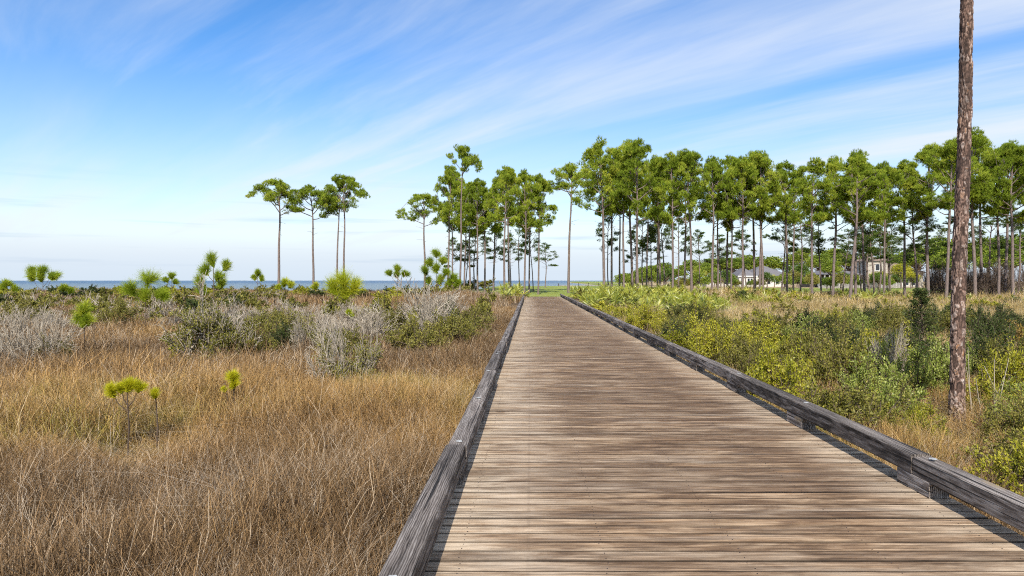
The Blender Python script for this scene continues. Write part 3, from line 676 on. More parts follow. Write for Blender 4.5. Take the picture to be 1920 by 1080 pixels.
def put(parts, name, label, cat, u, vb, vt, wp, d=None, group=None, nH=1.6, nW=2.2):
    """by photo: foot at row vb (gives the distance on the marsh floor), top at row vt, width wp pixels"""
    if d is None: d = (CAM_H + .75) * FPX / (vb - V0)
    x = ux(u, d); g = gz(x, d); H = max(.3, zv(vt, d) - g); k = wp / FPX * d / nW
    return spawn(parts, name, label, cat, (x, d, g), prng.random() * 6.28, (k, k, H / nH), group)
# marsh side: the large grey ones
put(BARE[0], 'bare_shrub', 'low grey leafless shrub with a slanting pale stem, far from the boardwalk', 'shrub', 62, 705, 582, 165)
put(MIXED[0], 'bare_shrub', 'largest grey twiggy shrub with green leaves low inside, under the tall sapling', 'shrub', 402, 705, 534, 220)
put(BARE[1], 'bare_shrub', 'wide pale grey twiggy shrub below the umbrella pine near the boardwalk', 'shrub', 790, 668, 528, 215)
put(MIXED[1], 'bare_shrub', 'grey shrub with long bare stems over olive leaves in golden grass', 'shrub', 648, 745, 596, 165)
put(BARE[2], 'bare_shrub', 'thin grey see-through shrub between two leafy bushes', 'shrub', 585, 690, 590, 100)
put(LEAFY['olive'][0], 'leafy_shrub', 'dark olive bush at the side of the largest grey shrub', 'shrub', 470, 700, 600, 120, nH=1.1, nW=1.7)
put(LEAFY['olive'][1], 'leafy_shrub', 'olive bush tucked behind the grey shrub with long stems', 'shrub', 640, 700, 610, 120, nH=1.1, nW=1.7)
put(LEAFY['dark'][0], 'leafy_shrub', 'deep green bush in the shade beside the thin grey shrub', 'shrub', 520, 690, 608, 90, nH=1.1, nW=1.7)
put(LEAFY['olive'][2], 'leafy_shrub', 'green leafy skirt of bush under the wide pale grey shrub', 'shrub', 845, 668, 598, 110, nH=1.1, nW=1.7)
put(LEAFY['olive'][1], 'leafy_shrub', 'olive bush between the low grey shrub and the slim sapling', 'shrub', 108, 700, 632, 80, nH=1.1, nW=1.7)
rs = np.random.RandomState(11)
def free(x, y, lst, r):
    return all((x - a) ** 2 + (y - b_) ** 2 > r * r for a, b_ in lst)
done = []; cnt = 0
for k in range(4000):          # marsh shrubs further back
    y = rs.uniform(17, 62); x = rs.uniform(-.80 * y - 2, -2.2 - max(0, y - 40) * .05)
    if x > -4.5 and y < 45 and rs.rand() < .8: continue
    if vnoise(x * .13 + 3, y * .13) < (.34 if y < 26 else .38) or not free(x, y, done, 1.35 + y * .014): continue
    done.append((x, y)); cnt += 1; q = rs.rand()
    h = rs.uniform(.8, 1.4) + (.15 if y > 28 else 0)
    if q < .52:
        P_, nm, lb, g_ = (BARE[rs.randint(3)] if y < 34 else FARB['grey'][rs.randint(2)]), 'bare_shrub', 'grey leafless shrub in the thicket across the marsh', 'bare grey shrubs in the marsh thicket'
        s = (1.15 * h, 1.15 * h, h / (1.6 if y < 34 else 1.1) * 1.1)
    elif q < .93:
        P_, nm, lb, g_ = (LEAFY['olive'] if y < 30 else FARB['olive'])[rs.randint(2)], 'olive_bush', 'olive green bush in the thicket across the marsh', 'olive bushes in the marsh thicket'
        s = (1.2, 1.2, h)
    else:
        P_, nm, lb, g_ = (LEAFY['dark'] if y < 30 else FARB['dark'])[rs.randint(2)], 'dark_bush', 'dark green bush in the thicket across the marsh', 'dark bushes in the marsh thicket'
        s = (1.0, 1.0, h * .9)
    spawn(P_, nm, lb, 'shrub', (x, y, gz(x, y)), rs.rand() * 6.28, s, g_)
    if cnt > 215: break
done = []
for k in range(1500):          # far green line of bushes along the shore
    y = rs.uniform(64, 140); x = rs.uniform(-.8 * y, -8)
    if not free(x, y, done, 5.0): continue
    done.append((x, y)); c = ('olive', 'olive', 'yellow', 'grey', 'dark')[rs.randint(5)]
    spawn(FARB[c][rs.randint(2)], 'shore_bush', {'olive': 'low olive bush in the band along the shore', 'yellow': 'low yellow-green bush in the band along the shore', 'grey': 'low grey bare bush in the band along the shore', 'dark': 'low dark bush in the band along the shore'}[c], 'shrub',
          (x, y, gz(x, y)), rs.rand() * 6.28, (2.0, 2.0, rs.uniform(1.0, 1.75)), 'bushes along the shore, ' + c)
    if len(done) > 110: break
# boardwalk's other side: leafy shrubs
def rshrub(c, k, label, u, vb, vt, wp): put(LEAFY[c][k], 'leafy_shrub', label, 'shrub', u, vb, vt, wp, nH=1.1, nW=1.7)
rshrub('green', 0, 'bright green bush with small pale leaves hugging the timber kerb', 1650, 800, 668, 165)
rshrub('yellow', 0, 'golden yellow-green bush at the foot of the near pine trunk', 1722, 838, 756, 105)
rshrub('yellow', 1, 'yellow-green bush behind the timber kerb, before the dark bushes', 1470, 712, 628, 110)
rshrub('green', 1, 'pale green bush with bare twigs poking out, beside the dark cedar', 1650, 742, 640, 120)
rshrub('dark', 1, 'dark green bush shaded behind the bright green bush', 1560, 700, 606, 130)
rshrub('dark', 2, 'dark bush with its back to the golden grass, nearest the cedar', 1650, 690, 618, 130)
rshrub('ochre', 0, 'ochre-leaved bush among yellow-green bushes behind the kerb', 1545, 740, 672, 80)
put(BARE[2], 'bare_shrub', 'bare pale twigs rising from the pale green bush beside the cedar', 'shrub', 1668, 742, 612, 100)
done = [(ux(u, d), d) for u, d in ((1650, 11.3), (1740, 9.9), (1470, 16.6), (1650, 14.3))] + [(7.06, 11.3)]
cnt = 0
for k in range(6000):
    y = rs.uniform(5.2, 66) if rs.rand() < .45 else rs.uniform(9, 30); xm_ = min(.80 * y + 2, 48); x = rs.uniform(3.9 + (.25 if y < 20 else .5), xm_)
    nz = vnoise(x * .16, y * .16 + 20)
    if y > 22 and nz < .52 and x > 7: continue
    if y < 9.5 and rs.rand() < .45: continue
    if 29 < y < 64 and x > 8.5 and rs.rand() < .88: continue
    if 17 < y < 30 and x > 9 and nz < .47: continue
    if abs(x - .62 * y) < .85 and 6.5 < y < 11.6: continue
    r_ = .82 + y * .022
    if not free(x, y, done, r_): continue
    done.append((x, y)); cnt += 1; q = rs.rand() + (nz - .5) * .5
    if y < 9.5: q = .1 + q * .6
    c = 'ochre' if q < .05 else 'olive' if q < .50 else 'yellow' if q < .74 else 'green' if (q < .93 and y < 26) else 'dark' if q > .86 else 'yellow'
    if 15 < y < 27 and x > 8 and rs.rand() < .4: c = 'dark'
    if 22 < y < 30 and x > 10 and rs.rand() < .3: c = 'dark'
    h = rs.uniform(.65, 1.0) if y < 12 else rs.uniform(.9, 1.4) if y < 30 else rs.uniform(.7, 1.1)
    near = y < 34; P_ = (LEAFY[c] if near else FARB[c if c in FARB else 'olive'])[rs.randint(2)]; s = rs.uniform(.8, 1.15) * (1 if near else 1.15) * (.75 if y < 9.5 else 1)
    spawn(P_, {'yellow': 'yellow_green_bush'}.get(c, c + '_bush'), {'ochre': 'small ochre bush in the thicket beyond the timber kerb', 'olive': 'olive bush in the thicket between kerb and pine grove', 'yellow': 'yellow-green bush in the thicket between kerb and pine grove', 'green': 'fresh green bush in the thicket between kerb and pine grove', 'dark': 'dark green bush in the thicket between kerb and pine grove'}[c], 'shrub',
          (x, y, gz(x, y)), rs.rand() * 6.28, (s, s, h), c + ' bushes between kerb and grove')
    if cnt > 300: break
# a dark young cedar in the shade left of the near trunk
def cedar(seed):
    rng = np.random.RandomState(seed); tr = B(); cr = B(); tubes(tr, [[(0, 0, -.1), (.03, 0, 1.2), (0, 0, 2.5)]], [[.04, .028, .008]], 6)
    n = 170; z = rng.uniform(.15, 2.5, n); az = rng.rand(n) * 6.28; L = (1 - z / 2.7) * .85 * rng.uniform(.5, 1.15, n) + .08
    d = np.stack([np.cos(az), np.sin(az), rng.uniform(.1, .7, n)], 1); P0 = np.stack([0 * z, 0 * z, z], 1); P1 = P0 + d * L[:, None]
    tubes(tr, np.stack([P0, (P0 + P1) / 2, P1], 1), np.array([.012, .008, .003]), 3)
    m = 26; t = rng.uniform(.3, 1, (n * m, 1)); i = np.repeat(np.arange(n), m); C = P0[i] * (1 - t) + P1[i] * t + rng.normal(0, .03, (n * m, 3))
    leaves(cr, rng, C, unit(d)[i] + rng.normal(0, .6, C.shape), .10, .028, np.clip(rng.normal(.5, .2, n), 0, 1)[i])
    return [('trunk', tr.mesh('trunk', M_BROWNTWIG, True)), ('crown', cr.mesh('crown', M_LEAF['dark']))]
put(cedar(5), 'young_cedar', 'dark young cedar standing above the shrubs beside the near trunk', 'tree', 1727, 0, 545, 100, d=20.5, nH=2.5, nW=1.7)

def sapling(seed, H, heads, mat, nw=.006, nn=150, L=.24, stem=.016):
    """heads: (dx, dz, size) of each needle head"""
    rng = np.random.RandomState(seed); st = B(); cr = B(); top = max(h[1] for h in heads)
    tubes(st, [[(0, 0, -.15), (.02, .01, top * .5), (0, 0, top - .05)]], [[stem, stem * .8, stem * .5]], 6, .35)
    for dx, dz, s in heads:
        dy = rng.uniform(-.5, .5) * abs(dx) + rng.normal(0, .03); z0 = max(.1, dz - abs(dx) * rng.uniform(.7, 1.3) - .12)
        if abs(dx) > .03: tubes(st, [[(0, 0, z0), (dx * .6, dy * .6, (z0 + dz) / 2 - .03), (dx, dy, dz)]], [[stem * .6, stem * .5, stem * .35]], 5, .35)
        k = 5; ax = rng.normal(0, .42, (k, 3)) + np.array([dx * 1.2, dy * 1.2, .9]); ax[0] = (dx * .6, dy * .6, 1); ax = unit(ax)
        C = np.array([dx, dy, dz - s * .25]) + ax * s * rng.uniform(.05, .7, (k, 1))
        for j in range(k): tubes(st, [[(dx, dy, dz - s * .3), (np.array([dx, dy, dz - s * .3]) + C[j]) / 2, C[j]]], [[stem * .4, stem * .35, stem * .25]], 4, .35)
        needles(cr, rng, C, ax, nn, L * s / .24 * 1.1, nw, .08, 1.05, .55 * s, .03, np.clip(rng.normal(.5, .2, k), 0, 1))
    return [('stem', st.mesh('stem', M_BROWNTWIG, True)), ('needles', cr.mesh('needles', mat))]
def put_sapling(u, d, heads_px, mat, label, seed, nw=.007, nn=150, group=None):
    """heads_px: (u, v, radius px) of each needle head in the photo"""
    x = ux(u, d); g = gz(x, d); H = [((hu - u) / FPX * d, zv(hv, d) - g, rp / FPX * d) for hu, hv, rp in heads_px]
    b = sapling(seed, 0, [(a, b_, c * 1.12) for a, b_, c in H], mat, nw, nn, stem=.010 + .008 * min(1, H[0][1] / 2.5))
    return spawn(b, 'pine_sapling', label, 'sapling', (x, d, g), 0, 1, group)
Y_, G_ = M_POM_YELLOW, M_POM_GREEN
put_sapling(238, 8.7, [(214, 734, 16), (242, 724, 17), (260, 728, 13), (228, 730, 12)], Y_, 'small pine sapling with double bright yellow-green tuft in brown grass', 1, .005, 260)
put_sapling(292, 9.0, [(291, 740, 12)], Y_, 'tiny single yellow tuft beside the double-tufted sapling', 2, .005, 200)
put_sapling(437, 10.2, [(440, 707, 15), (443, 722, 10), (420, 732, 7)], Y_, 'small yellow-green tufted sapling in front of the largest grey shrub', 3, .006, 200)
put_sapling(157, 18.5, [(157, 584, 19), (148, 600, 15), (166, 602, 14), (156, 608, 13)], G_, 'slim green sapling with thin bare stem before the marsh bushes', 4, .01)
put_sapling(650, 25, [(646, 528, 26), (632, 542, 22), (662, 540, 22), (648, 548, 22), (655, 588, 8)], M_POM_LIME, 'bushy yellow-green pine sapling standing below the pair of pines', 5, .013)
put_sapling(272, 25, [(275, 525, 22), (256, 545, 20), (292, 550, 18), (270, 556, 20), (308, 556, 14)], G_, 'broad bushy green sapling left of the tall many-headed one', 6, .013)
put_sapling(400, 25, [(399, 490, 16), (388, 508, 16), (420, 502, 14), (380, 530, 16), (408, 520, 14), (414, 532, 12), (384, 546, 13)], G_, 'tallest many-headed green sapling above the largest grey shrub', 7, .013)
put_sapling(80, 40, [(80, 507, 14), (62, 513, 14), (96, 516, 13), (78, 524, 12), (104, 522, 9), (54, 522, 9)], G_, 'flat-topped open sapling against the sea, far out in the marsh', 8, .022)
put_sapling(14, 42, [(14, 536, 11), (3, 541, 9), (24, 542, 9)], G_, 'little round-headed sapling at the marsh edge beside the flat-topped one', 9, .022)
put_sapling(118, 42, [(118, 541, 10), (128, 546, 8)], G_, 'low green sapling tip just over the bushes near the flat-topped sapling', 10, .022)
put_sapling(322, 38, [(322, 518, 9), (314, 526, 8), (330, 528, 8)], G_, 'small dark sapling between the bushy and the tall sapling', 11, .02)
put_sapling(483, 42, [(483, 514, 9), (476, 522, 7), (490, 523, 7)], G_, 'small round sapling standing alone against the sea by the isolated pine', 12, .022)
put_sapling(535, 42, [(532, 531, 11), (544, 535, 9), (522, 538, 8)], M_POM_LIME, 'low yellowish sapling at the foot of the isolated umbrella pine', 13, .022)
put_sapling(592, 45, [(592, 538, 9)], M_POM_LIME, 'tiny yellow sapling at the foot of the middle umbrella pine', 14, .022)
put_sapling(745, 42, [(745, 504, 10), (732, 514, 9), (757, 514, 9), (744, 518, 9)], G_, 'round-headed sapling above the bushes beside the wide grey shrub', 15, .022)
put_sapling(818, 38, [(818, 476, 11), (808, 494, 11), (830, 490, 10), (800, 510, 11), (835, 512, 10), (818, 506, 12), (824, 526, 12), (806, 528, 10)], G_, 'tall conical sapling in front of the dense pine clump', 16, .02)
put_sapling(850, 38, [(850, 522, 12), (843, 530, 10), (858, 530, 9)], G_, 'low bushy sapling at the side of the tall conical sapling', 17, .02)
put_sapling(775, 21.5, [(773, 598, 10), (780, 606, 8)], Y_, 'yellow tuft of a sapling showing through the wide grey shrub', 18, .012)
put_sapling(330, 17.5, [(330, 655, 9), (327, 668, 8)], Y_, 'yellow-green tuft at the side of the largest grey shrub', 19, .012)

def palmetto(seed, n=13, H=1.0, trunk=0., nb=15, bl=.55):
    rng = np.random.RandomState(seed); st = B(); cr = B()
    if trunk: tubes(st, [[(0, 0, -.2), (.03, 0, trunk * .5), (0, 0, trunk)]], [[.16, .13, .13]], 8)
    for i in range(n):
        az = i * 2.4 + rng.normal(0, .3); el = rng.uniform(.25, 1.35); l = H * rng.uniform(.55, 1.)
        d = np.array([math.cos(az) * math.cos(el), math.sin(az) * math.cos(el), math.sin(el)]); p0 = np.array([0, 0, trunk]); p1 = p0 + d * l
        tubes(st, [[p0, (p0 + p1) / 2 + (0, 0, .03), p1]], [[.012, .01, .008]], 4)
        side = unit(np.cross(d, (0, 0, 1.)) + rng.normal(0, .25, 3)); a = np.linspace(-1.75, 1.75, nb)
        dirs = np.cos(a)[:, None] * d + np.sin(a)[:, None] * side; nrm = np.cross(d, side); dirs[:, 2] -= .12
        leaves(cr, rng, np.repeat(p1[None], nb, 0), unit(dirs), bl, .055, np.full(nb, rng.uniform(.2, .9)))
    return [('stems', st.mesh('stems', M_PINEBARK, True)), ('fronds', cr.mesh('fronds', M_PALM))]
PAL = [palmetto(400 + k) for k in range(4)]
done = []
for k in range(2500):
    y = rs.uniform(44, 84); x = rs.uniform(4.3 + max(0, y - 70) * .5, 44 if y > 56 else 24)
    if vnoise(x * .12 + 8, y * .14) < .38 and y < 66: continue
    if x > 15 and rs.rand() < .8: continue
    if not free(x, y, done, 1.35): continue
    done.append((x, y)); s = rs.uniform(.85, 1.35)
    spawn(PAL[rs.randint(4)], 'saw_palmetto', 'yellow-green fan palmetto in the bright band below the pine grove', 'palmetto', (x, y, gz(x, y)), rs.rand() * 6, (s, s, s * .9), 'palmettos below the grove')
    if len(done) > 135: break
for u, d in ((958, 66), (966, 70), (950, 62), (945, 72), (968, 64)):
    x = ux(u, d); spawn(PAL[prng.randrange(4)], 'saw_palmetto', 'yellow palmetto beside the marsh-side kerb at the far end', 'palmetto', (x, d, gz(x, d)), prng.random() * 6, 1.2, 'palmettos by the far kerb end')
for k_, (u, vt, d, wp) in enumerate(((1312, 502, 180, 42), (1452, 514, 172, 26), (1472, 512, 172, 30))):
    x = ux(u, d); g = gz(x, d); H = zv(vt, d) - g
    spawn(palmetto(420 + k_, 22, 1.3, 2.0, 17, .75), 'palm_tree', 'bushy yellow fan palm left of the grey-roofed house' if k_ == 0 else 'small fan palm before the wall of the grey-roofed house', 'palm tree', (x, d, g), 0, (wp / FPX * d / 3.6,) * 2 + (H / 3.8,), None if k_ == 0 else 'small palms by the house wall')
THK = [shrub(450 + k, 4.0, 4.0, 7, 4, 4, M_BROWNTWIG, rscale=2.2) for k in range(3)]
for k in range(34):
    d = rs.uniform(78, 108); u = rs.uniform(1735, 1985); x = ux(u, d)
    spawn(THK[k % 3], 'bare_thicket', 'tall brown leafless thicket bush behind the grove trunks', 'shrub', (x, d, gz(x, d)), rs.rand() * 6, (1., 1., rs.uniform(.8, 1.35)), 'bare brown thicket behind the grove')

# ------------------------------------------------------------------ houses, fence, pier
M_WALL = plain('white_stucco', (.60, .57, .51), .85, .08); M_BEIGE = plain('beige_stucco', (.42, .38, .32), .85, .1)
M_ROOF = plain('grey_shingle', (.17, .16, .165), .9, .25, 6.); M_TILE = plain('terracotta_tile', (.29, .215, .165), .85, .3, 5.)
M_TRIM = plain('white_trim', (.8, .8, .78), .6, .05); M_FENCE = plain('grey_fence', (.33, .30, .28), .9, .25)
m_ = Mat('window_glass'); M_GLASS = m_.principled((.02, .025, .03), .08, spec=.6)
def hip(b, x0, x1, y0, y1, z0, z1, ov=.5):
    x0 -= ov; x1 += ov; y0 -= ov; y1 += ov; r = min(x1 - x0, y1 - y0) / 2; ym = (y0 + y1) / 2; xm_ = (x0 + x1) / 2
    a, c = (((x0 + r, ym), (x1 - r, ym)) if x1 - x0 > y1 - y0 else ((xm_, y0 + r), (xm_, y1 - r)))
    V = [(x0, y0, z0), (x1, y0, z0), (x1, y1, z0), (x0, y1, z0), (*a, z1), (*c, z1)]
    if x1 - x0 > y1 - y0: F3, F4 = [(0, 4, 3), (1, 2, 5)], [(0, 1, 5, 4), (2, 3, 4, 5), (0, 3, 2, 1)]
    else: F3, F4 = [(0, 1, 4), (2, 3, 5)], [(1, 2, 5, 4), (3, 0, 4, 5), (0, 3, 2, 1)]
    b.add(V, F4); b.f3.append(np.array(F3) + b.n - 6)
    V2 = [(x, y, z) for z in (z0 - .18, z0 - .005) for y in (y0, y1) for x in (x0, x1)]
    return b
def window(t, x, y, z, w_, h_):
    f = link('window', B().box(x - w_ / 2 - .1, x + w_ / 2 + .1, y - .06, y + .02, z - .1, z + h_ + .1).mesh('window', M_TRIM), t)
    link('pane', B().box(x - w_ / 2, x + w_ / 2, y - .075, y - .055, z, z + h_).mesh('pane', M_GLASS), f)
def house_a():
    d = 190.; X = lambda u: ux(u, d); g = gz(X(1425), d) - .1
    t = thing('house', 'white house with grey hip roofs behind the pine trunks', 'house', (0, 0, 0))
    x0, x1, x2 = X(1386), X(1416), X(1478)
    link('wall', B().box(x0, x1, d, d + 9, g, 2.95).mesh('wall', M_WALL), t)
    link('wall', B().box(x1 + .01, x2, d + 2, d + 14, g, 3.0).mesh('wall', M_WALL), t)
    link('wall', B().box(X(1330), x0 - .01, d + 3, d + 11, g, 2.2).mesh('wall', M_BEIGE), t)
    link('roof', hip(B(), x0, x1, d, d + 9, 2.95, 5.15).mesh('roof', M_ROOF), t)
    r2 = link('roof', hip(B(), x1 - 1, x2 + 1, d + 2, d + 14, 3.0, 6.1).mesh('roof', M_ROOF), t)
    link('roof', hip(B(), X(1330), x0, d + 3, d + 11, 2.2, 3.4).mesh('roof', M_ROOF), t)
    link('fascia', B().box(x0 - .52, x1 + .52, d - .55, d - .5, 2.75, 2.97).mesh('fascia', M_TRIM), t)
    for u, z, w_, h_ in ((1392, .4, .7, 2.), (1403.5, .75, .62, 1.5), (1409, .75, .62, 1.5)): window(t, X(u), d - .02, z, w_, h_)
    for u in (1432, 1446, 1462, 1474): window(t, X(u), d + 1.98, .7, .9, 1.6)
    for u in (1340, 1352, 1366, 1376): window(t, X(u), d + 2.98, .6, .8, 1.5)
house_a()
def house_b():
    d = 170.; X = lambda u: ux(u, d); g = gz(X(1600), d) - .1
    t = thing('house', 'beige stucco house with square tower, tile roofs and columned porch', 'house', (0, 0, 0))
    link('tower', B().box(X(1626), X(1664), d, d + 7, g, 6.6).mesh('tower', M_BEIGE), t)
    link('roof', hip(B(), X(1626), X(1664), d, d + 7, 6.6, 7.8).mesh('roof', M_TILE), t)
    link('wall', B().box(X(1664) + .01, X(1735), d + 1, d + 12, g, 3.6).mesh('wall', M_BEIGE), t)
    link('roof', hip(B(), X(1664), X(1735), d + 1, d + 12, 3.6, 6.4, .8).mesh('roof', M_TILE), t)
    link('wall', B().box(X(1536), X(1626) - .01, d + 3, d + 12, g, 3.1).mesh('wall', plain('porch_screen', (.09, .08, .075), .7)), t)
    link('roof', hip(B(), X(1536), X(1626) - .6, d + .2, d + 12, 3.15, 4.9, .3).mesh('roof', M_ROOF), t)
    for u in np.linspace(1538, 1622, 10): link('column', B().chamfer_box(X(u) - .14, X(u) + .14, d + .2, d + .48, g, 3.14, .03).mesh('column', M_TRIM), t)
    for u in np.linspace(1546, 1612, 7): window(t, X(u), d + 2.97, .3, 1.0, 2.1)
    for u in (1672, 1682, 1692, 1704, 1716): window(t, X(u), d + .97, .5, .9, 1.8)
    window(t, X(1645), d - .03, 4.2, 1.0, 1.5)
    for u in (1637, 1647, 1663, 1668): link('pier', B().chamfer_box(X(u) - .22, X(u) + .22, d - 4.2, d - 3.8, g, g + 1.5, .03).mesh('pier', M_TRIM), t)
house_b()
def fence():
    d = 148.; t = thing('picket_fence', 'low weathered grey fence in front of the beige house', 'fence', (0, 0, 0))
    us = np.arange(1535, 1695, 12.)
    for u in us: x = ux(u, d); g = gz(x, d); link('post', B().box(x - .06, x + .06, d, d + .12, g - .1, g + 1.3).mesh('post', M_FENCE), t)
    b = B()
    for x in np.arange(ux(1535, d), ux(1691, d), .16): g = gz(x, d); b.box(x, x + .11, d - .03, d - .005, g + .05, g + 1.15 + .05 * prng.random())
    link('pickets', b.mesh('pickets', M_FENCE), t)['kind'] = 'stuff'
    for z in (.3, .95): x0, x1 = ux(1535, d), ux(1691, d); g = gz((x0 + x1) / 2, d); link('rail', B().box(x0, x1, d + .0, d + .04, g + z, g + z + .09).mesh('rail', M_FENCE), t)
fence()
def pier():
    d = 250.; t = thing('pier', 'low wooden pier on posts standing in the bay beyond the lawn', 'pier', (0, 0, 0)); mt = plain('pier_wood', (.30, .27, .24), .9, .2); md = plain('pier_post', (.07, .06, .055), .9, .2)
    x0, x1 = ux(1046, d), ux(1205, d)
    link('deck', B().box(x0, x1, d, d + 1.8, -.25, -.05).mesh('deck', mt), t)
    for k in range(26):
        x = x0 + .3 + (x1 - x0 - .6) * k / 25; h = .75 if k % 3 == 0 else -.2
        b = B(); tubes(b, [[(x, d - .12, -3.2), (x, d - .12, -1.), (x, d - .12, h)]], .15, 6); link('post', b.mesh('post', md, True), t)
    link('handrail', B().box(x0 + 4, x1, d - .02, d + .04, .62, .72).mesh('handrail', mt), t)
pier()

# ------------------------------------------------------------------ grasses (uncountable)
def tuft(seed, n, rad, h0, h1, wd, lean, segs=3, pale=0., kink=.09):
    rng = np.random.RandomState(seed); a = rng.rand(n) * 6.28; r_ = rad * np.sqrt(rng.rand(n)); hd = rng.rand(n) * 6.28
    P0 = np.stack([np.cos(a) * r_, np.sin(a) * r_, 0 * a - .03], 1); H = rng.uniform(h0, h1, n); ln = np.abs(rng.normal(0, lean, n)) + .08
    D = np.stack([np.cos(hd), np.sin(hd), 0 * hd], 1); S = np.stack([-np.sin(hd + rng.normal(0, .8, n)), np.cos(hd), 0 * hd], 1)
    V = []; KN = rng.normal(0, 1, (segs + 1, n, 3)) * (1, 1, .3)
    for k in range(segs + 1):
        t = k / segs; c = P0 + D * (ln * H * t ** 1.8)[:, None]; c[:, 2] += H * (t - .38 * np.minimum(ln, 1.3) * t * t); c += KN[k] * (H * t * kink)[:, None]; wv_ = wd * (1 - .8 * t)
        V += [c + S * wv_ * .5, c - S * wv_ * .5]
    V = np.stack(V, 1); K = 2 * segs + 2; off = np.arange(n)[:, None, None] * K
    F = np.array([[2 * k, 2 * k + 1, 2 * k + 3, 2 * k + 2] for k in range(segs)])[None] + off
    vr = np.clip(rng.rand(n) * (1 - pale) + pale, 0, 1)
    return B().add(V.reshape(-1, 3), F.reshape(-1, 4), np.repeat(vr, K))
def proto(b, mat): return bpy.data.objects.new('tuft', b.mesh('tuft', mat))
def scatter(name, label, cat, protos, Pt, scl, idx, tint, rng):
    n = len(Pt); me = bpy.data.meshes.new(name); me.vertices.add(n); me.vertices.foreach_set('co', np.asarray(Pt, np.float32).ravel())
    rot = np.stack([rng.normal(0, .10, n), rng.normal(0, .10, n), rng.rand(n) * 6.28], 1)
    for nm, ty, arr in (('rot', 'FLOAT_VECTOR', rot), ('scl', 'FLOAT_VECTOR', scl), ('idx', 'INT', idx), ('tint', 'FLOAT', tint)):
        at = me.attributes.new(nm, ty, 'POINT'); at.data.foreach_set('vector' if ty == 'FLOAT_VECTOR' else 'value', np.asarray(arr, np.int32 if ty == 'INT' else np.float32).ravel())
    o = link(name, me); tag(o, label, cat, kind='stuff')
    ng = bpy.data.node_groups.new(name, 'GeometryNodeTree'); ng.interface.new_socket('Geometry', in_out='INPUT', socket_type='NodeSocketGeometry'); ng.interface.new_socket('Geometry', in_out='OUTPUT', socket_type='NodeSocketGeometry')
    gi = ng.nodes.new('NodeGroupInput'); go = ng.nodes.new('NodeGroupOutput'); ip = ng.nodes.new('GeometryNodeInstanceOnPoints'); jn = ng.nodes.new('GeometryNodeJoinGeometry')
    for p_ in protos:
        oi = ng.nodes.new('GeometryNodeObjectInfo'); oi.inputs['Object'].default_value = p_; oi.inputs['As Instance'].default_value = True
        ng.links.new(oi.outputs['Geometry'], jn.inputs[0])
    def at(nm, ty):
        a = ng.nodes.new('GeometryNodeInputNamedAttribute'); a.data_type = ty; a.inputs['Name'].default_value = nm; return a.outputs['Attribute']
    e = ng.nodes.new('FunctionNodeEulerToRotation'); ng.links.new(at('rot', 'FLOAT_VECTOR'), e.inputs[0])
    ng.links.new(gi.outputs[0], ip.inputs['Points']); ng.links.new(jn.outputs[0], ip.inputs['Instance']); ip.inputs['Pick Instance'].default_value = True
    ng.links.new(at('idx', 'INT'), ip.inputs['Instance Index']); ng.links.new(e.outputs[0], ip.inputs['Rotation']); ng.links.new(at('scl', 'FLOAT_VECTOR'), ip.inputs['Scale'])
    ng.links.new(ip.outputs[0], go.inputs[0])
    md = o.modifiers.new('scatter', 'NODES'); md.node_group = ng
    return o
EDGE = [proto(tuft(500 + k, 60, .16, .30, .74, .0055, .45), M_GRASS) for k in range(3)] + [proto(tuft(510, 26, .16, .35, .8, .0042, .8, 5, .4), M_WISP)]
NEAR = [proto(tuft(515 + k, 640, .46, .26, .80, .0074, .28), M_GRASS) for k in range(4)] + [proto(tuft(512 + k, 120, .40, .35, .85, .0044, 1.1, 5, .4), M_WISP) for k in range(2)]
MIDG = [proto(tuft(520 + k, 1100, .95, .32, .82, .013, .36), M_GRASS) for k in range(4)] + [proto(tuft(526 + k, 170, .8, .4, .85, .009, .8, 4, .4), M_WISP) for k in range(2)]
FARG = [proto(tuft(530 + k, 900, 2.4, .35, .75, .036, .4, 2), M_GRASS) for k in range(3)] + [proto(tuft(536, 200, 2.0, .4, .8, .026, .7, 2, .4), M_WISP)]
STRAW = [proto(tuft(540 + k, 1000, .95, .32, .85, .013, .36), M_STRAW) for k in range(3)] + [proto(tuft(546 + k, 150, .8, .4, .9, .009, .7, 4, .4), M_WISP) for k in range(2)]
STRAWF = [proto(tuft(550 + k, 900, 2.4, .35, .75, .036, .4, 2), M_STRAW) for k in range(2)] + [proto(tuft(556, 200, 2.0, .4, .8, .026, .7, 2, .4), M_WISP)]
def zone(x, y):                # which kind of dry grass grows where (0 brown ... .6 golden ... 1 olive)
    t = .22 + .55 * (vnoise(x * .35 + 2, y * .35) - .5) + .35 * (vnoise(x * 1.1, y * 1.1 + 8) - .5)
    gold = sstep(7.2, 8.6, y + 2.5 * (vnoise(x * .3, 5) - .5)) * (1 - sstep(12.5, 16, y + 4 * (vnoise(x * .2, 15) - .5)))
    t = t + .36 * gold
    return np.clip(t, 0, .74)
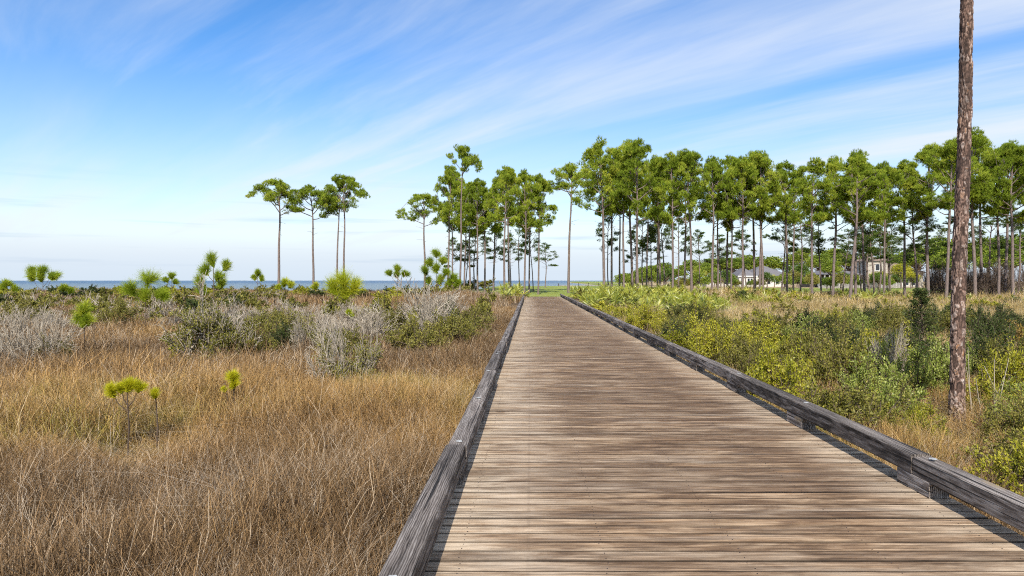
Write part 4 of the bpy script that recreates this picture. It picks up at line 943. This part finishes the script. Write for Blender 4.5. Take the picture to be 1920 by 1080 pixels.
def field(name, label, protos, nw, side, y0, y1, n, seed, smin, smax, wfrac, keep=None, off=0., marg=0., wmax=99., rad=0.):
    rng = np.random.RandomState(seed); y = np.sqrt(rng.uniform(y0 ** 2, y1 ** 2, n * 2))
    wd_ = np.minimum(wmax, .82 * y + 1.2 - (.80 if side < 0 else 3.28) - marg); g_ = wd_ > .02
    x = (-.80 - marg - rng.rand(n * 2) * np.maximum(wd_, 0)) if side < 0 else (3.28 + marg + rng.rand(n * 2) * np.maximum(wd_, 0))
    ok = g_ if keep is None else (g_ & keep(x, y, rng))
    if rad:                    # even spacing of patches
        c_ = np.floor(x / rad).astype(int) * 100003 + np.floor(y / rad).astype(int); _, f_ = np.unique(c_, return_index=True); kp = np.zeros(len(x), bool); kp[f_] = True; kp |= rng.rand(len(x)) < .12; ok = ok & kp
    ok &= (lawnw(x, y) < .2) & (hgt(x, y) > -1.75); x, y = x[ok][:n], y[ok][:n]; m = len(x)
    s = rng.uniform(smin, smax, m) * (.46 + .86 * vnoise(x * 1.3, y * 1.3) + .14 * vnoise(x * .3, y * .3)); s = s * (1 + .3 * (side > 0) * sstep(26, 34, y)); ws = s * rng.uniform(.9, 1.2, m)
    edge = np.minimum(np.abs(x + .80), np.abs(x - 3.28)); hs_ = s * np.where(edge < .25, .78, 1.)
    ng_ = len(protos) - nw; idx = np.where((rng.rand(m) < wfrac * (.4 + 1.4 * (vnoise(x * .9, y * .9 + 40) > .55))), ng_ + rng.randint(0, nw, m), rng.randint(0, ng_, m))
    for xs_, ys_ in ((-5.15, 8.7), (-4.94, 9.0), (-4.45, 10.2), (7.0, 11.3)):
        hs_ = np.where((np.abs(x - xs_ * y / ys_) < .5) & (y > ys_ - 2.2) & (y < ys_ + .5), hs_ * .5, hs_)
    tint = np.clip(zone(x, y) + off + rng.normal(0, .08, m), 0, .80)
    scatter(name, label, 'grass', protos, np.stack([x, y, hgt(x, y)], 1), np.stack([ws, ws, hs_], 1), idx, tint, rng)
field('marsh_grass', 'tall dry brown grass filling the marsh close to the boardwalk', NEAR, 2, -1, 2.0, 13.4, 2600, 1, .85, 1.1, .34, marg=.45, rad=.34)
field('marsh_grass', 'fringe of dry grass growing against the marsh-side kerb', EDGE, 1, -1, 2.2, 40, 3000, 7, .75, 1.1, .2, marg=.04, wmax=.75)
field('marsh_grass', 'dry brown and golden grass between the marsh shrubs', MIDG, 2, -1, 12.8, 44, 2600, 2, .8, 1.1, .2, marg=.9, rad=.75)
field('marsh_grass', 'distant brown grass of the marsh toward the bay', FARG, 1, -1, 41, 162, 4000, 3, .8, 1.15, .15, marg=2.0, rad=2.2)
field('meadow_grass', 'mixed dry grass beside the shrubs and timber kerb', NEAR, 2, 1, 4.4, 14, 1400, 4, .6, .9, .25, None, .12, marg=.42, rad=.34)
field('meadow_grass', 'fringe of dry grass growing against the kerb below the shrubs', EDGE, 1, 1, 3.6, 40, 2200, 8, .55, .85, .2, None, .15, marg=.03, wmax=.75)
field('meadow_grass', 'golden grass patches among the bushes before the grove', STRAW, 2, 1, 13, 58, 4200, 5, .6, .9, .2, lambda x, y, r: ~((y > 40) & (x < 17) & (r.rand(len(x)) < .85)), .36, marg=.9, rad=.75)
field('meadow_grass', 'pale golden grass beneath the pine grove', STRAWF, 1, 1, 54, 92, 1600, 6, .6, .95, .15, lambda x, y, r: (x > 17) & (r.rand(len(x)) < .4 + .6 * (y < 70)), .30, marg=2.2, rad=2.0)
